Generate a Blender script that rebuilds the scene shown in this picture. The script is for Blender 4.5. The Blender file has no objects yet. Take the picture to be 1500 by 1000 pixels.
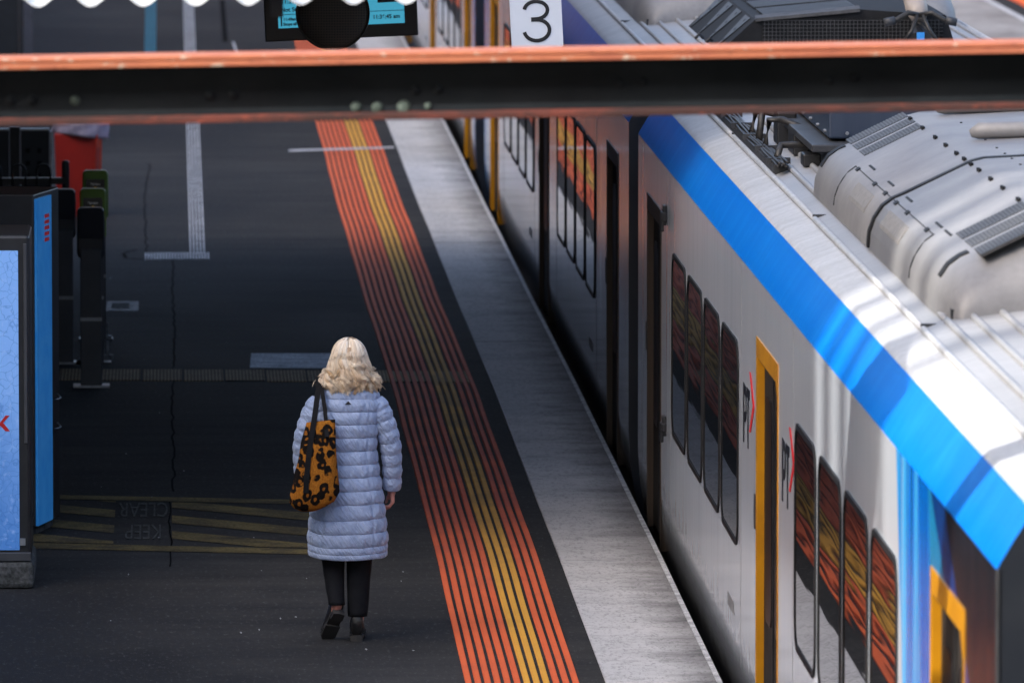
import bpy, bmesh, math, random
from mathutils import Vector, Matrix, noise as mnoise

random.seed(7)
R = math.radians
scene = bpy.context.scene
COL = scene.collection

# ------------------------------------------------------------------ camera
FPX = 12000.0                       # focal length in pixels of the 1500 px wide photograph
CAM_Z = 5.9                         # camera height above the platform (z = 0)
PITCH = math.atan(1136 / FPX)
YAW = math.atan(500 * math.cos(PITCH) / FPX)
cam_d = bpy.data.cameras.new('camera')
cam = bpy.data.objects.new('camera', cam_d)
COL.objects.link(cam)
cam_d.sensor_width = 36.0
cam_d.lens = 36.0 * FPX / 1500.0
cam_d.clip_start = 0.5
cam_d.clip_end = 4000
cam.location = (0, 0, CAM_Z)
cam.rotation_euler = (math.pi / 2 - PITCH, 0, -YAW)
cam_d.dof.use_dof = True
cam_d.dof.focus_distance = 46.5
cam_d.dof.aperture_fstop = 5.6
scene.camera = cam
CM = cam.rotation_euler.to_matrix()

# ------------------------------------------------------------------ sky, sun, exposure
SUN_EL, SUN_AZ = R(36), R(60)       # elevation; azimuth from straight behind the camera towards the left
world = bpy.data.worlds.new('World')
scene.world = world
world.use_nodes = True
wn = world.node_tree
sky = wn.nodes.new('ShaderNodeTexSky')
sky.sky_type = 'NISHITA'
sky.sun_disc = False
sky.sun_elevation = SUN_EL
sky.sun_rotation = math.pi + SUN_AZ
sky.air_density = 0.85
sky.dust_density = 4.5
sky.ozone_density = 0.6
bg = wn.nodes['Background']
bg.inputs['Strength'].default_value = 0.15
wn.links.new(sky.outputs[0], bg.inputs[0])
sun_d = bpy.data.lights.new('sun', 'SUN')
sun_d.energy = 2.0
sun_d.angle = R(0.53)
sun_d.color = (1.0, 0.94, 0.86)
sun = bpy.data.objects.new('sun', sun_d)
COL.objects.link(sun)
sdir = Vector((math.sin(SUN_AZ) * math.cos(SUN_EL), math.cos(SUN_AZ) * math.cos(SUN_EL), -math.sin(SUN_EL)))
sun.rotation_euler = sdir.to_track_quat('-Z', 'Y').to_euler()
sun.location = (-30, -20, 40)
scene.view_settings.view_transform = 'Standard'
scene.view_settings.look = 'None'
scene.view_settings.gamma = 1.0
scene.view_settings.use_curve_mapping = False
scene.view_settings.exposure = 1.7
scene.render.engine = 'CYCLES'
scene.cycles.use_denoising = True
scene.cycles.max_bounces = 8
scene.cycles.diffuse_bounces = 4
scene.cycles.glossy_bounces = 4
scene.cycles.caustics_reflective = False
scene.cycles.caustics_refractive = False


# ------------------------------------------------------------------ measuring helpers (photo pixel -> point in the place)
def ray(px, py):
    return (CM @ Vector(((px - 750) / FPX, -(py - 500) / FPX, -1.0)))
def gz(px, py, z=0.0):
    d = ray(px, py); t = (z - CAM_Z) / d.z
    return Vector((0, 0, CAM_Z)) + d * t
def gy(px, py, y):
    d = ray(px, py); return Vector((0, 0, CAM_Z)) + d * (y / d.y)
def gx(px, py, x):
    d = ray(px, py); return Vector((0, 0, CAM_Z)) + d * (x / d.x)

# ------------------------------------------------------------------ materials
def _n(nt, t, loc=None, **kw):
    n = nt.nodes.new(t)
    for k, v in kw.items(): setattr(n, k, v)
    return n

def mat(name, col, rough=0.5, metal=0.0, spec=0.5, col2=None, scale=6.0, stretch=(1, 1, 1), lo=0.35, hi=0.65, detail=5,
        fine=0.0, fine_scale=200.0, bump=0.0, bump_scale=60.0, bump_stretch=None, rough2=None, coat=0.0, emit=None, emit_s=0.0):
    m = bpy.data.materials.new(name); m.use_nodes = True
    nt = m.node_tree; b = nt.nodes['Principled BSDF']
    L = nt.links.new
    b.inputs['Base Color'].default_value = (*col, 1)
    b.inputs['Roughness'].default_value = rough
    b.inputs['Metallic'].default_value = metal
    b.inputs['Specular IOR Level'].default_value = spec
    b.inputs['Coat Weight'].default_value = coat
    tc = _n(nt, 'ShaderNodeTexCoord')
    mp = _n(nt, 'ShaderNodeMapping'); mp.inputs['Scale'].default_value = stretch
    L(tc.outputs['Object'], mp.inputs['Vector'])
    c_out = None
    if col2 is not None:
        nz = _n(nt, 'ShaderNodeTexNoise'); nz.inputs['Scale'].default_value = scale; nz.inputs['Detail'].default_value = detail
        nz.inputs['Roughness'].default_value = 0.6
        L(mp.outputs[0], nz.inputs['Vector'])
        mr = _n(nt, 'ShaderNodeMapRange'); mr.inputs[1].default_value = lo; mr.inputs[2].default_value = hi
        L(nz.outputs['Fac'], mr.inputs[0])
        mx = _n(nt, 'ShaderNodeMix', data_type='RGBA')
        mx.inputs[6].default_value = (*col, 1); mx.inputs[7].default_value = (*col2, 1)
        L(mr.outputs[0], mx.inputs[0]); c_out = mx.outputs[2]
        if rough2 is not None:
            mr2 = _n(nt, 'ShaderNodeMapRange'); mr2.inputs[3].default_value = rough; mr2.inputs[4].default_value = rough2
            L(mr.outputs[0], mr2.inputs[0]); L(mr2.outputs[0], b.inputs['Roughness'])
    if fine > 0:
        nf = _n(nt, 'ShaderNodeTexNoise'); nf.inputs['Scale'].default_value = fine_scale; nf.inputs['Detail'].default_value = 3
        L(tc.outputs['Object'], nf.inputs['Vector'])
        mf = _n(nt, 'ShaderNodeMapRange'); mf.inputs[1].default_value = 0.3; mf.inputs[2].default_value = 0.7
        mf.inputs[3].default_value = 1 - fine; mf.inputs[4].default_value = 1 + fine
        L(nf.outputs['Fac'], mf.inputs[0])
        mm = _n(nt, 'ShaderNodeMix', data_type='RGBA', blend_type='MULTIPLY'); mm.inputs[0].default_value = 1.0
        if c_out is None: mm.inputs[6].default_value = (*col, 1)
        else: L(c_out, mm.inputs[6])
        L(mf.outputs[0], mm.inputs[7]); c_out = mm.outputs[2]
    if c_out is not None: L(c_out, b.inputs['Base Color'])
    if bump > 0:
        nb = _n(nt, 'ShaderNodeTexNoise'); nb.inputs['Scale'].default_value = bump_scale; nb.inputs['Detail'].default_value = 4
        if bump_stretch:
            mb = _n(nt, 'ShaderNodeMapping'); mb.inputs['Scale'].default_value = bump_stretch
            L(tc.outputs['Object'], mb.inputs['Vector']); L(mb.outputs[0], nb.inputs['Vector'])
        else: L(tc.outputs['Object'], nb.inputs['Vector'])
        bp = _n(nt, 'ShaderNodeBump'); bp.inputs['Strength'].default_value = bump; bp.inputs['Distance'].default_value = 0.01
        L(nb.outputs['Fac'], bp.inputs['Height']); L(bp.outputs[0], b.inputs['Normal'])
    if emit:
        b.inputs['Emission Color'].default_value = (*emit, 1); b.inputs['Emission Strength'].default_value = emit_s
    return m

class NT:
    """small node wiring helper for the special materials"""
    def __init__(s, name):
        s.m = bpy.data.materials.new(name); s.m.use_nodes = True
        s.t = s.m.node_tree; s.b = s.t.nodes['Principled BSDF']
        tc = s.t.nodes.new('ShaderNodeTexCoord'); s.obj = tc.outputs['Object']
        sx = s.t.nodes.new('ShaderNodeSeparateXYZ'); s.t.links.new(s.obj, sx.inputs[0])
        s.x, s.y, s.z = sx.outputs
    def put(s, inp, v):
        if hasattr(v, 'is_linked'): s.t.links.new(v, inp)
        else: inp.default_value = v
    def math(s, op, a, b=0.0, clamp=False):
        n = s.t.nodes.new('ShaderNodeMath'); n.operation = op; n.use_clamp = clamp
        s.put(n.inputs[0], a); s.put(n.inputs[1], b); return n.outputs[0]
    def noise(s, scale, stretch=(1, 1, 1), detail=5, rough=0.6, vec=None):
        mp = s.t.nodes.new('ShaderNodeMapping'); mp.inputs['Scale'].default_value = stretch
        s.t.links.new(vec or s.obj, mp.inputs['Vector'])
        n = s.t.nodes.new('ShaderNodeTexNoise'); n.inputs['Scale'].default_value = scale; n.inputs['Detail'].default_value = detail
        n.inputs['Roughness'].default_value = rough
        s.t.links.new(mp.outputs[0], n.inputs['Vector']); return n.outputs['Fac']
    def ramp(s, v, a, b, c=0.0, d=1.0):
        n = s.t.nodes.new('ShaderNodeMapRange'); s.put(n.inputs[0], v)
        for i, q in enumerate((a, b, c, d)): s.put(n.inputs[i + 1], q)
        return n.outputs[0]
    def mix(s, f, a, b, mode='MIX'):
        n = s.t.nodes.new('ShaderNodeMix'); n.data_type = 'RGBA'; n.blend_type = mode
        s.put(n.inputs[0], f)
        for i, q in ((6, a), (7, b)):
            if isinstance(q, tuple): q = (*q, 1) if len(q) == 3 else q
            s.put(n.inputs[i], q)
        return n.outputs[2]
    def bump(s, h, strength, dist=0.01):
        n = s.t.nodes.new('ShaderNodeBump'); n.inputs['Strength'].default_value = strength; n.inputs['Distance'].default_value = dist
        s.t.links.new(h, n.inputs['Height']); s.t.links.new(n.outputs[0], s.b.inputs['Normal'])
    def set(s, name, v):
        if isinstance(v, tuple) and len(v) == 3: v = (*v, 1)
        s.put(s.b.inputs[name], v)

# ------------------------------------------------------------------ geometry helpers
class MB:
    def __init__(s): s.v = []; s.f = []; s.c = []
    def add(s, verts, faces):
        o = len(s.v); s.v += [tuple(p) for p in verts]; s.f += [tuple(i + o for i in f) for f in faces]; return s
    def box(s, x0, x1, y0, y1, z0, z1):
        return s.add([(x0, y0, z0), (x1, y0, z0), (x1, y1, z0), (x0, y1, z0), (x0, y0, z1), (x1, y0, z1), (x1, y1, z1), (x0, y1, z1)],
                     [(0, 3, 2, 1), (4, 5, 6, 7), (0, 1, 5, 4), (1, 2, 6, 5), (2, 3, 7, 6), (3, 0, 4, 7)])
    def hexa(s, p):
        return s.add(p, [(0, 3, 2, 1), (4, 5, 6, 7), (0, 1, 5, 4), (1, 2, 6, 5), (2, 3, 7, 6), (3, 0, 4, 7)])
    def loft(s, rings, closed=True, cap=True):
        n = len(rings[0]); vs = [p for r in rings for p in r]; fs = []
        for i in range(len(rings) - 1):
            for j in range(n if closed else n - 1):
                k = (j + 1) % n
                fs.append((i * n + j, i * n + k, (i + 1) * n + k, (i + 1) * n + j))
        if cap and closed:
            fs.append(tuple(reversed(range(n)))); fs.append(tuple(range((len(rings) - 1) * n, len(rings) * n)))
        return s.add(vs, fs)
    def tube(s, pts, rad, n=8, cap=True):
        pts = [Vector(p) for p in pts]
        if not hasattr(rad, '__len__'): rad = [rad] * len(pts)
        rings = []; up = Vector((0.137, 0.211, 0.968))
        for i, p in enumerate(pts):
            t = (pts[min(i + 1, len(pts) - 1)] - pts[max(i - 1, 0)])
            t = t.normalized() if t.length > 1e-9 else Vector((0, 0, 1))
            a = t.cross(up)
            if a.length < 0.05: a = t.cross(Vector((1, 0, 0)))
            a.normalize(); b = t.cross(a)
            rings.append([p + (a * math.cos(q) + b * math.sin(q)) * rad[i] for q in (2 * math.pi * k / n for k in range(n))])
        return s.loft(rings, True, cap)
    def cyl(s, p0, p1, r, n=16, r1=None): return s.tube([p0, p1], [r, r if r1 is None else r1], n)
    def prism(s, poly, fn, a, b):
        """2-D polygon pushed through fn(u, v, w) between w=a and w=b"""
        n = len(poly)
        vs = [fn(u, v, a) for u, v in poly] + [fn(u, v, b) for u, v in poly]
        fs = [tuple(reversed(range(n))), tuple(range(n, 2 * n))] + [(i, (i + 1) % n, n + (i + 1) % n, n + i) for i in range(n)]
        return s.add(vs, fs)
    def ring(s, outer, inner, fn, a, b):
        n = len(outer)
        vs = [fn(u, v, a) for u, v in outer] + [fn(u, v, a) for u, v in inner] + [fn(u, v, b) for u, v in outer] + [fn(u, v, b) for u, v in inner]
        fs = []
        for i in range(n):
            j = (i + 1) % n
            fs += [(2 * n + i, 2 * n + j, 3 * n + j, 3 * n + i), (i, j, 2 * n + j, 2 * n + i), (n + j, n + i, 3 * n + i, 3 * n + j), (j, i, n + i, n + j)]
        return s.add(vs, fs)
    def build(s, name, material, parent=None, smooth=False, bevel=0.0, world=True, seg=2):
        me = bpy.data.meshes.new(name); me.from_pydata(s.v, [], s.f); me.update()
        bm = bmesh.new(); bm.from_mesh(me); bmesh.ops.recalc_face_normals(bm, faces=bm.faces); bm.to_mesh(me); bm.free()
        if material: me.materials.append(material)
        if smooth is True: me.shade_smooth()
        o = bpy.data.objects.new(name, me); COL.objects.link(o)
        if smooth == 'auto':
            try: me.set_sharp_from_angle(angle=R(35))
            except Exception: pass
            me.shade_smooth() if False else [setattr(p, 'use_smooth', True) for p in me.polygons]
        if parent is not None:
            o.parent = parent
            if world: o.matrix_parent_inverse = Matrix.Translation(parent.location).inverted()
        if bevel > 0:
            b = o.modifiers.new('bevel', 'BEVEL'); b.width = bevel; b.segments = seg; b.limit_method = 'ANGLE'; b.angle_limit = R(40)
        return o

def rrect(u0, u1, v0, v1, r, n=5):
    pts = []
    for cx, cy, a0 in ((u1 - r, v1 - r, 0), (u0 + r, v1 - r, 90), (u0 + r, v0 + r, 180), (u1 - r, v0 + r, 270)):
        for k in range(n + 1):
            a = R(a0 + 90 * k / n); pts.append((cx + r * math.cos(a), cy + r * math.sin(a)))
    return pts
def stroke(pts, w):
    """closed outline of a 2-D line of width w (mitred enough for small signs)"""
    L_, R_ = [], []
    P = [Vector((a, b)) for a, b in pts]
    for i, p in enumerate(P):
        t = (P[min(i + 1, len(P) - 1)] - P[max(i - 1, 0)]).normalized(); nrm = Vector((-t.y, t.x)) * w / 2
        L_.append(tuple(p + nrm)); R_.append(tuple(p - nrm))
    return L_ + R_[::-1]
def tag(o, label=None, cat=None, group=None, kind=None):
    if label: o['label'] = label
    if cat: o['category'] = cat
    if group: o['group'] = group
    if kind: o['kind'] = kind
    return o
def empty(name, loc=(0, 0, 0), rz=0):
    o = bpy.data.objects.new(name, None); COL.objects.link(o); o.location = loc; o.rotation_euler = (0, 0, rz); o.empty_display_size = 0.2
    return o
def copy_tree(o, parent=None):
    c = o.copy(); COL.objects.link(c); c.parent = parent
    if parent is not None: c.matrix_parent_inverse = o.matrix_parent_inverse.copy()
    for ch in [q for q in bpy.data.objects if q.parent == o]: copy_tree(ch, c)
    return c
def clear_group(o):
    return o
def text(name, body, size, material, M, parent=None, align='LEFT', sx=1.0, bold=0.0):
    cu = bpy.data.curves.new(name, 'FONT'); cu.body = body; cu.size = size; cu.align_x = align; cu.extrude = 0.001; cu.offset = bold
    cu.materials.append(material)
    o = bpy.data.objects.new(name, cu); COL.objects.link(o)
    dg = bpy.context.evaluated_depsgraph_get(); me = bpy.data.meshes.new_from_object(o.evaluated_get(dg))
    bpy.data.objects.remove(o)
    me.transform(M @ Matrix.Diagonal((sx, 1, 1, 1)))
    o = bpy.data.objects.new(name, me); COL.objects.link(o)
    if parent is not None:
        o.parent = parent; o.matrix_parent_inverse = Matrix.Translation(parent.location).inverted()
    return o
def frame(origin, x, y, z):
    m = Matrix((x, y, z)).transposed().to_4x4(); m.translation = origin; return m

# ================================================================== MATERIALS
def m_asphalt():
    a = NT('asphalt')
    big = a.noise(0.35, (1.0, 0.55, 1), 4)
    streak = a.noise(2.2, (0.25, 1.3, 1), 5)
    fine = a.noise(34, (1, 0.30, 1), 4, 0.85)
    c = a.mix(a.ramp(big, 0.35, 0.65), (0.022, 0.022, 0.022), (0.056, 0.055, 0.053))
    c = a.mix(a.ramp(streak, 0.35, 0.7, 0, 0.6), c, (0.018, 0.019, 0.022))
    c = a.mix(a.ramp(fine, 0.55, 0.72, 0, 0.75), c, (0.10, 0.10, 0.10))
    c = a.mix(a.ramp(fine, 0.38, 0.25, 0, 0.5), c, (0.015, 0.015, 0.016))
    a.set('Base Color', c); a.set('Roughness', a.ramp(big, 0.3, 0.7, 0.72, 0.9)); a.set('Specular IOR Level', 0.04)
    a.bump(fine, 0.5, 0.006)
    return a.m
def m_coping():
    a = NT('worn_white_coping')
    st = a.noise(2.2, (0.5, 0.8, 1), 7, 0.75)
    st2 = a.noise(6, (0.6, 0.8, 1), 7, 0.8)
    fine = a.noise(45, (1, 0.3, 1), 3, 0.8)
    patch = a.noise(0.22, (1, 1, 1), 3)
    c = a.mix(a.ramp(patch, 0.35, 0.65), (0.64, 0.62, 0.60), (0.50, 0.50, 0.50))
    c = a.mix(a.ramp(st, 0.48, 0.80, 0, 0.55), c, (0.26, 0.26, 0.26))
    c = a.mix(a.ramp(st2, 0.52, 0.75, 0, 0.6), c, (0.18, 0.18, 0.185))
    c = a.mix(a.ramp(fine, 0.50, 0.72, 0, 0.6), c, (0.12, 0.12, 0.12))
    # brake dust worn into the track side, with a ragged edge
    edge = a.math('ADD', a.x, a.ramp(st, 0.25, 0.75, -0.16, 0.16))
    c = a.mix(a.ramp(edge, 2.58, 3.0, 0, 0.85), c, (0.025, 0.025, 0.027))
    # middle stretch darkened: canopy shade mixed into the coping colour
    wear_shade = a.ramp(a.math('ABSOLUTE', a.math('SUBTRACT', a.y, 55.0)), 13, 6, 0, 0.2)
    c = a.mix(wear_shade, c, (0.20, 0.175, 0.185))
    a.set('Base Color', c); a.set('Roughness', 0.9); a.set('Specular IOR Level', 0.06); a.bump(fine, 0.4, 0.005)
    return a.m
def m_rib(name, col, wear_shade):
    a = NT(name)
    n1 = a.noise(3.0, (1, 0.5, 1), 5); n2 = a.noise(70, (1, 0.6, 1), 3, 0.8)
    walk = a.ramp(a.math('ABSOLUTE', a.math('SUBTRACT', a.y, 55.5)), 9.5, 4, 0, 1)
    c = a.mix(a.ramp(n1, 0.5, 0.75, 0, 0.3), col, wear_shade)
    c = a.mix(a.math('MULTIPLY', walk, a.ramp(n1, 0.3, 0.55, 0.35, 0.75)), c, wear_shade)
    c = a.mix(a.ramp(n2, 0.6, 0.75, 0, 0.5), c, tuple(q * 0.35 for q in col))
    a.set('Base Color', c); a.set('Roughness', 0.7); a.set('Specular IOR Level', 0.08); a.bump(n2, 0.4, 0.004)
    return a.m
def m_wall(livery=None, sp=0.5):
    """smooth painted train side: white with rain streaks and brake dust low down; livery = (edge, sign) starts the blue end print"""
    a = NT('train_side_paint')
    st = a.noise(7, (1, 1.0, 0.05), 5, 0.65)
    st2 = a.noise(1.3, (1, 1, 0.25), 4)
    c = a.mix(a.ramp(st2, 0.35, 0.7, 0, 0.6), (0.60, 0.655, 0.735), (0.53, 0.585, 0.67))
    c = a.mix(a.ramp(st, 0.55, 0.8, 0, 0.35), c, (0.32, 0.32, 0.33))
    if livery:
        for e0, sg in livery:
            t = a.math('MULTIPLY', a.math('SUBTRACT', a.y, e0), sg)       # metres into the printed end
            dz_ = a.math('SUBTRACT', a.z, 2.0)
            t = a.math('ADD', t, a.math('MULTIPLY', dz_, 0.35))
            hl = a.noise(2.6, (1, 1.3, 0.10), 2)
            p = a.mix(a.ramp(hl, 0.42, 0.62), (0.0, 0.11, 0.47), (0.06, 0.40, 0.80))  # pale cyan streaks are highlights painted into the livery blue
            p = a.mix(a.ramp(t, 1.42, 1.44), p, (0.01, 0.20, 0.42))
            p = a.mix(a.ramp(a.math('ADD', t, a.math('MULTIPLY', dz_, 1.8)), 2.0, 2.02), p, (0.003, 0.040, 0.19))
            p = a.mix(a.ramp(a.math('ADD', t, a.math('MULTIPLY', dz_, 1.5)), 2.5, 2.52), p, (0.012, 0.014, 0.020))
            c = a.mix(a.ramp(t, -0.02, 0.0), c, p)
            sp = a.ramp(t, -0.02, 0.0, sp, 0.03)
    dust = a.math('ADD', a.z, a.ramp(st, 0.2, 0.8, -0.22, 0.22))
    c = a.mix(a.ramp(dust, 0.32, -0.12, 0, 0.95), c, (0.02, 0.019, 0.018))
    a.set('Base Color', c); a.set('Roughness', a.ramp(st, 0.3, 0.8, 0.07, 0.14)); a.set('Specular IOR Level', sp)
    wv = a.noise(2.4, (1, 0.35, 0.5), 2)
    a.bump(wv, 0.10, 0.02)
    return a.m
def m_band():
    a = NT('blue_cantrail_paint')
    st = a.noise(6, (0.5, 1, 0.3), 5, 0.7)
    c = a.mix(a.ramp(st, 0.45, 0.75, 0, 0.8), (0.0, 0.16, 0.64), (0.01, 0.23, 0.74))  # lighter streaks put sheen into the band colour
    a.set('Base Color', c); a.set('Roughness', 0.3); a.set('Specular IOR Level', 0.03)
    a.bump(a.noise(5.0, (0.3, 1.4, 0.3), 3), 0.07, 0.02)
    return a.m
def m_roof():
    a = NT('train_roof_metal')
    st = a.noise(10, (0.12, 1.5, 1), 5, 0.7); big = a.noise(0.8, (1, 1, 1), 3)
    c = a.mix(a.ramp(big, 0.35, 0.7), (0.33, 0.335, 0.345), (0.25, 0.255, 0.265))
    c = a.mix(a.ramp(st, 0.5, 0.75, 0, 0.6), c, (0.18, 0.18, 0.195))
    a.set('Base Color', c); a.set('Roughness', 0.5); a.set('Metallic', 0.15)
    a.bump(st, 0.25, 0.006)
    return a.m
def m_leopard():
    a = NT('leopard_fur')
    dist = a.t.nodes.new('ShaderNodeTexNoise'); dist.inputs['Scale'].default_value = 14; a.t.links.new(a.obj, dist.inputs['Vector'])
    va = a.t.nodes.new('ShaderNodeVectorMath'); va.operation = 'MULTIPLY_ADD'
    a.t.links.new(dist.outputs['Color'], va.inputs[0]); va.inputs[1].default_value = (0.05, 0.05, 0.05); a.t.links.new(a.obj, va.inputs[2])
    mp = a.t.nodes.new('ShaderNodeMapping'); mp.inputs['Scale'].default_value = (1, 0.5, 0.8); a.t.links.new(va.outputs[0], mp.inputs['Vector'])
    vo = a.t.nodes.new('ShaderNodeTexVoronoi'); vo.inputs['Scale'].default_value = 19; vo.inputs['Randomness'].default_value = 0.85
    a.t.links.new(mp.outputs[0], vo.inputs['Vector'])
    d = vo.outputs['Distance']
    ringv = a.ramp(a.math('ABSOLUTE', a.math('SUBTRACT', d, 0.34)), 0.19, 0.13)
    brk = a.ramp(a.noise(16, (1, 1, 1), 2), 0.33, 0.42)
    fur = a.noise(240, (1, 1, 0.35), 3, 0.8)
    c = a.mix(a.ramp(fur, 0.35, 0.65), (0.20, 0.066, 0.008), (0.42, 0.165, 0.022))
    c = a.mix(a.ramp(d, 0.24, 0.16, 0, 0.5), c, (0.16, 0.05, 0.008))
    c = a.mix(a.math('MULTIPLY', ringv, brk), c, (0.008, 0.006, 0.005))
    a.set('Base Color', c); a.set('Roughness', 0.95); a.set('Specular IOR Level', 0.1)
    a.bump(fur, 0.9, 0.006)
    return a.m
def m_coat():
    a = NT('quilted_nylon')
    w1 = a.noise(22, (1.0, 1.0, 0.7), 4, 0.55)
    dg = a.t.nodes.new('ShaderNodeMapping'); dg.inputs['Rotation'].default_value = (0, R(35), 0); a.t.links.new(a.obj, dg.inputs['Vector'])
    w2 = a.noise(40, (2.2, 1, 0.35), 3, 0.5, vec=dg.outputs[0])
    hsum = a.math('ADD', w1, w2)
    c = a.mix(a.ramp(w1, 0.3, 0.7), (0.23, 0.305, 0.48), (0.30, 0.375, 0.55))
    a.set('Base Color', c); a.set('Roughness', 0.42); a.set('Specular IOR Level', 0.45); a.set('Sheen Weight', 0.2)
    a.bump(hsum, 0.9, 0.012)
    return a.m
def m_rust():
    a = NT('orange_oxide_paint')
    n1 = a.noise(7, (0.5, 1, 1.5), 5, 0.7); n2 = a.noise(30, (0.6, 1, 1), 4, 0.7)
    c = a.mix(a.ramp(n1, 0.4, 0.65), (0.44, 0.145, 0.07), (0.34, 0.10, 0.055))
    c = a.mix(a.ramp(n2, 0.60, 0.66, 0, 0.9), c, (0.50, 0.44, 0.36))
    c = a.mix(a.ramp(n2, 0.38, 0.30, 0, 0.7), c, (0.10, 0.03, 0.02))
    a.set('Base Color', c); a.set('Roughness', 0.7); a.bump(n2, 0.5, 0.004)
    return a.m
def m_lowflange():
    a = NT('flaking_red_paint')
    n1 = a.noise(2.6, (1, 1, 3), 5, 0.7); n2 = a.noise(9, (1, 1, 2), 4, 0.7)
    c = a.mix(a.ramp(n1, 0.45, 0.6), (0.040, 0.014, 0.012), (0.13, 0.028, 0.018))  # flaking red paint with the flange's shadow darkened into its colours
    c = a.mix(a.ramp(n2, 0.58, 0.68, 0, 0.85), c, (0.36, 0.075, 0.04))
    c = a.mix(a.ramp(n2, 0.4, 0.3, 0, 0.8), c, (0.03, 0.03, 0.035))
    a.set('Base Color', c); a.set('Roughness', 0.75); a.bump(n2, 0.5, 0.004)
    return a.m
def m_ice():
    a = NT('ice_print')
    vo = a.t.nodes.new('ShaderNodeTexVoronoi'); vo.feature = 'DISTANCE_TO_EDGE'; vo.inputs['Scale'].default_value = 17
    nz = a.t.nodes.new('ShaderNodeTexNoise'); nz.inputs['Scale'].default_value = 9; a.t.links.new(a.obj, nz.inputs['Vector'])
    va = a.t.nodes.new('ShaderNodeVectorMath'); va.operation = 'MULTIPLY_ADD'
    a.t.links.new(nz.outputs['Color'], va.inputs[0]); va.inputs[1].default_value = (0.12,) * 3; a.t.links.new(a.obj, va.inputs[2])
    a.t.links.new(va.outputs[0], vo.inputs['Vector'])
    lowd = a.ramp(a.math('ADD', a.z, a.ramp(a.noise(5), 0.3, 0.7, -0.3, 0.3)), 1.25, 0.3)
    c = a.mix(lowd, (0.20, 0.40, 0.80), (0.07, 0.22, 0.58))
    c = a.mix(a.ramp(vo.outputs['Distance'], 0.05, 0.0, 0, 0.45), c, (0.03, 0.13, 0.42))
    c = a.mix(a.ramp(a.noise(26, (1, 1, 1), 4), 0.55, 0.7, 0, 0.5), c, (0.32, 0.50, 0.85))
    a.set('Base Color', c); a.set('Roughness', 0.25)
    a.t.links.new(c, a.b.inputs['Emission Color']); a.set('Emission Strength', 0.10)
    return a.m
def m_grid(name, col, joint, sx, sy):
    a = NT(name)
    fx = a.math('ABSOLUTE', a.math('SUBTRACT', a.math('FRACT', a.math('MULTIPLY', a.x, sx)), 0.5))
    fy = a.math('ABSOLUTE', a.math('SUBTRACT', a.math('FRACT', a.math('MULTIPLY', a.y, sy)), 0.5))
    k = a.ramp(a.math('MAXIMUM', fx, fy), 0.28, 0.40)
    n = a.noise(8)
    c = a.mix(k, a.mix(a.ramp(n, 0.3, 0.7), col, tuple(q * 0.6 for q in col)), joint)
    a.set('Base Color', c); a.set('Roughness', 0.8); a.set('Specular IOR Level', 0.08)
    return a.m

M = {}
M['asphalt'] = m_asphalt()
M['coping'] = m_coping()
M['orange_rib'] = m_rib('orange_tactile_paint', (0.72, 0.140, 0.050), (0.30, 0.080, 0.060))
M['yellow_rib'] = m_rib('yellow_tactile_paint', (0.72, 0.36, 0.055), (0.24, 0.15, 0.055))
M['ballast'] = mat('ballast', (0.05, 0.042, 0.036), 0.95, spec=0.06, col2=(0.11, 0.09, 0.075), scale=14, detail=6, fine=0.5, fine_scale=30, bump=1.0, bump_scale=16)
M['concrete'] = mat('concrete', (0.30, 0.29, 0.28), 0.85, col2=(0.17, 0.165, 0.16), scale=1.1, detail=8, fine=0.25, fine_scale=60, bump=0.3)
M['far_concrete'] = mat('stained_concrete', (0.36, 0.34, 0.32), 0.85, spec=0.06, col2=(0.17, 0.155, 0.145), scale=0.9, stretch=(1, 0.4, 1), detail=8, fine=0.25, fine_scale=60)
M['dark_concrete'] = mat('dirty_concrete', (0.12, 0.12, 0.12), 0.9, spec=0.06, col2=(0.05, 0.055, 0.05), scale=5, detail=7, fine=0.4, fine_scale=50, bump=0.6, bump_scale=30)
M['white_paint'] = mat('worn_white_paint', (0.62, 0.62, 0.62), 0.7, spec=0.06, col2=(0.30, 0.30, 0.31), scale=9, detail=6, fine=0.3, fine_scale=70)
M['thin_white'] = mat('scuffed_pale_paint', (0.38, 0.41, 0.46), 0.9, spec=0.06, col2=(0.75, 0.78, 0.82), scale=7, stretch=(0.6, 1.2, 1), detail=7, fine=0.5, fine_scale=50)
M['strip_white'] = mat('pale_tactile_plastic', (0.62, 0.63, 0.64), 0.6, spec=0.06, col2=(0.26, 0.26, 0.27), scale=6, fine=0.3, fine_scale=60)
M['strip_teal'] = mat('teal_tactile_plastic', (0.05, 0.26, 0.36), 0.6, spec=0.06, col2=(0.03, 0.15, 0.22), scale=6, fine=0.3, fine_scale=60)
M['hatch'] = mat('faded_yellow_paint', (0.16, 0.125, 0.055), 0.8, spec=0.06, col2=(0.05, 0.045, 0.035), scale=3.5, detail=8, lo=0.4, hi=0.7, fine=0.4, fine_scale=50)
M['letter_paint'] = mat('faded_white_lettering', (0.10, 0.105, 0.10), 0.8, spec=0.06, col2=(0.04, 0.042, 0.04), scale=12, detail=6)
M['tile'] = m_grid('brown_tactile_tile', (0.42, 0.31, 0.19), (0.035, 0.03, 0.025), 40, 14)
M['pit'] = mat('pit_cover_metal', (0.30, 0.31, 0.32), 0.6, spec=0.06, col2=(0.08, 0.08, 0.085), scale=22, detail=5)
M['bitumen'] = mat('bitumen_joint', (0.004, 0.004, 0.004), 1.0, spec=0.06)
M['speck'] = mat('pale_litter', (0.28, 0.28, 0.28), 0.8, spec=0.06)
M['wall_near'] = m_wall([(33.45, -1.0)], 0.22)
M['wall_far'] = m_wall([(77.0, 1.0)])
M['wall_third'] = m_wall([(81.6, -1.0)])
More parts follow.
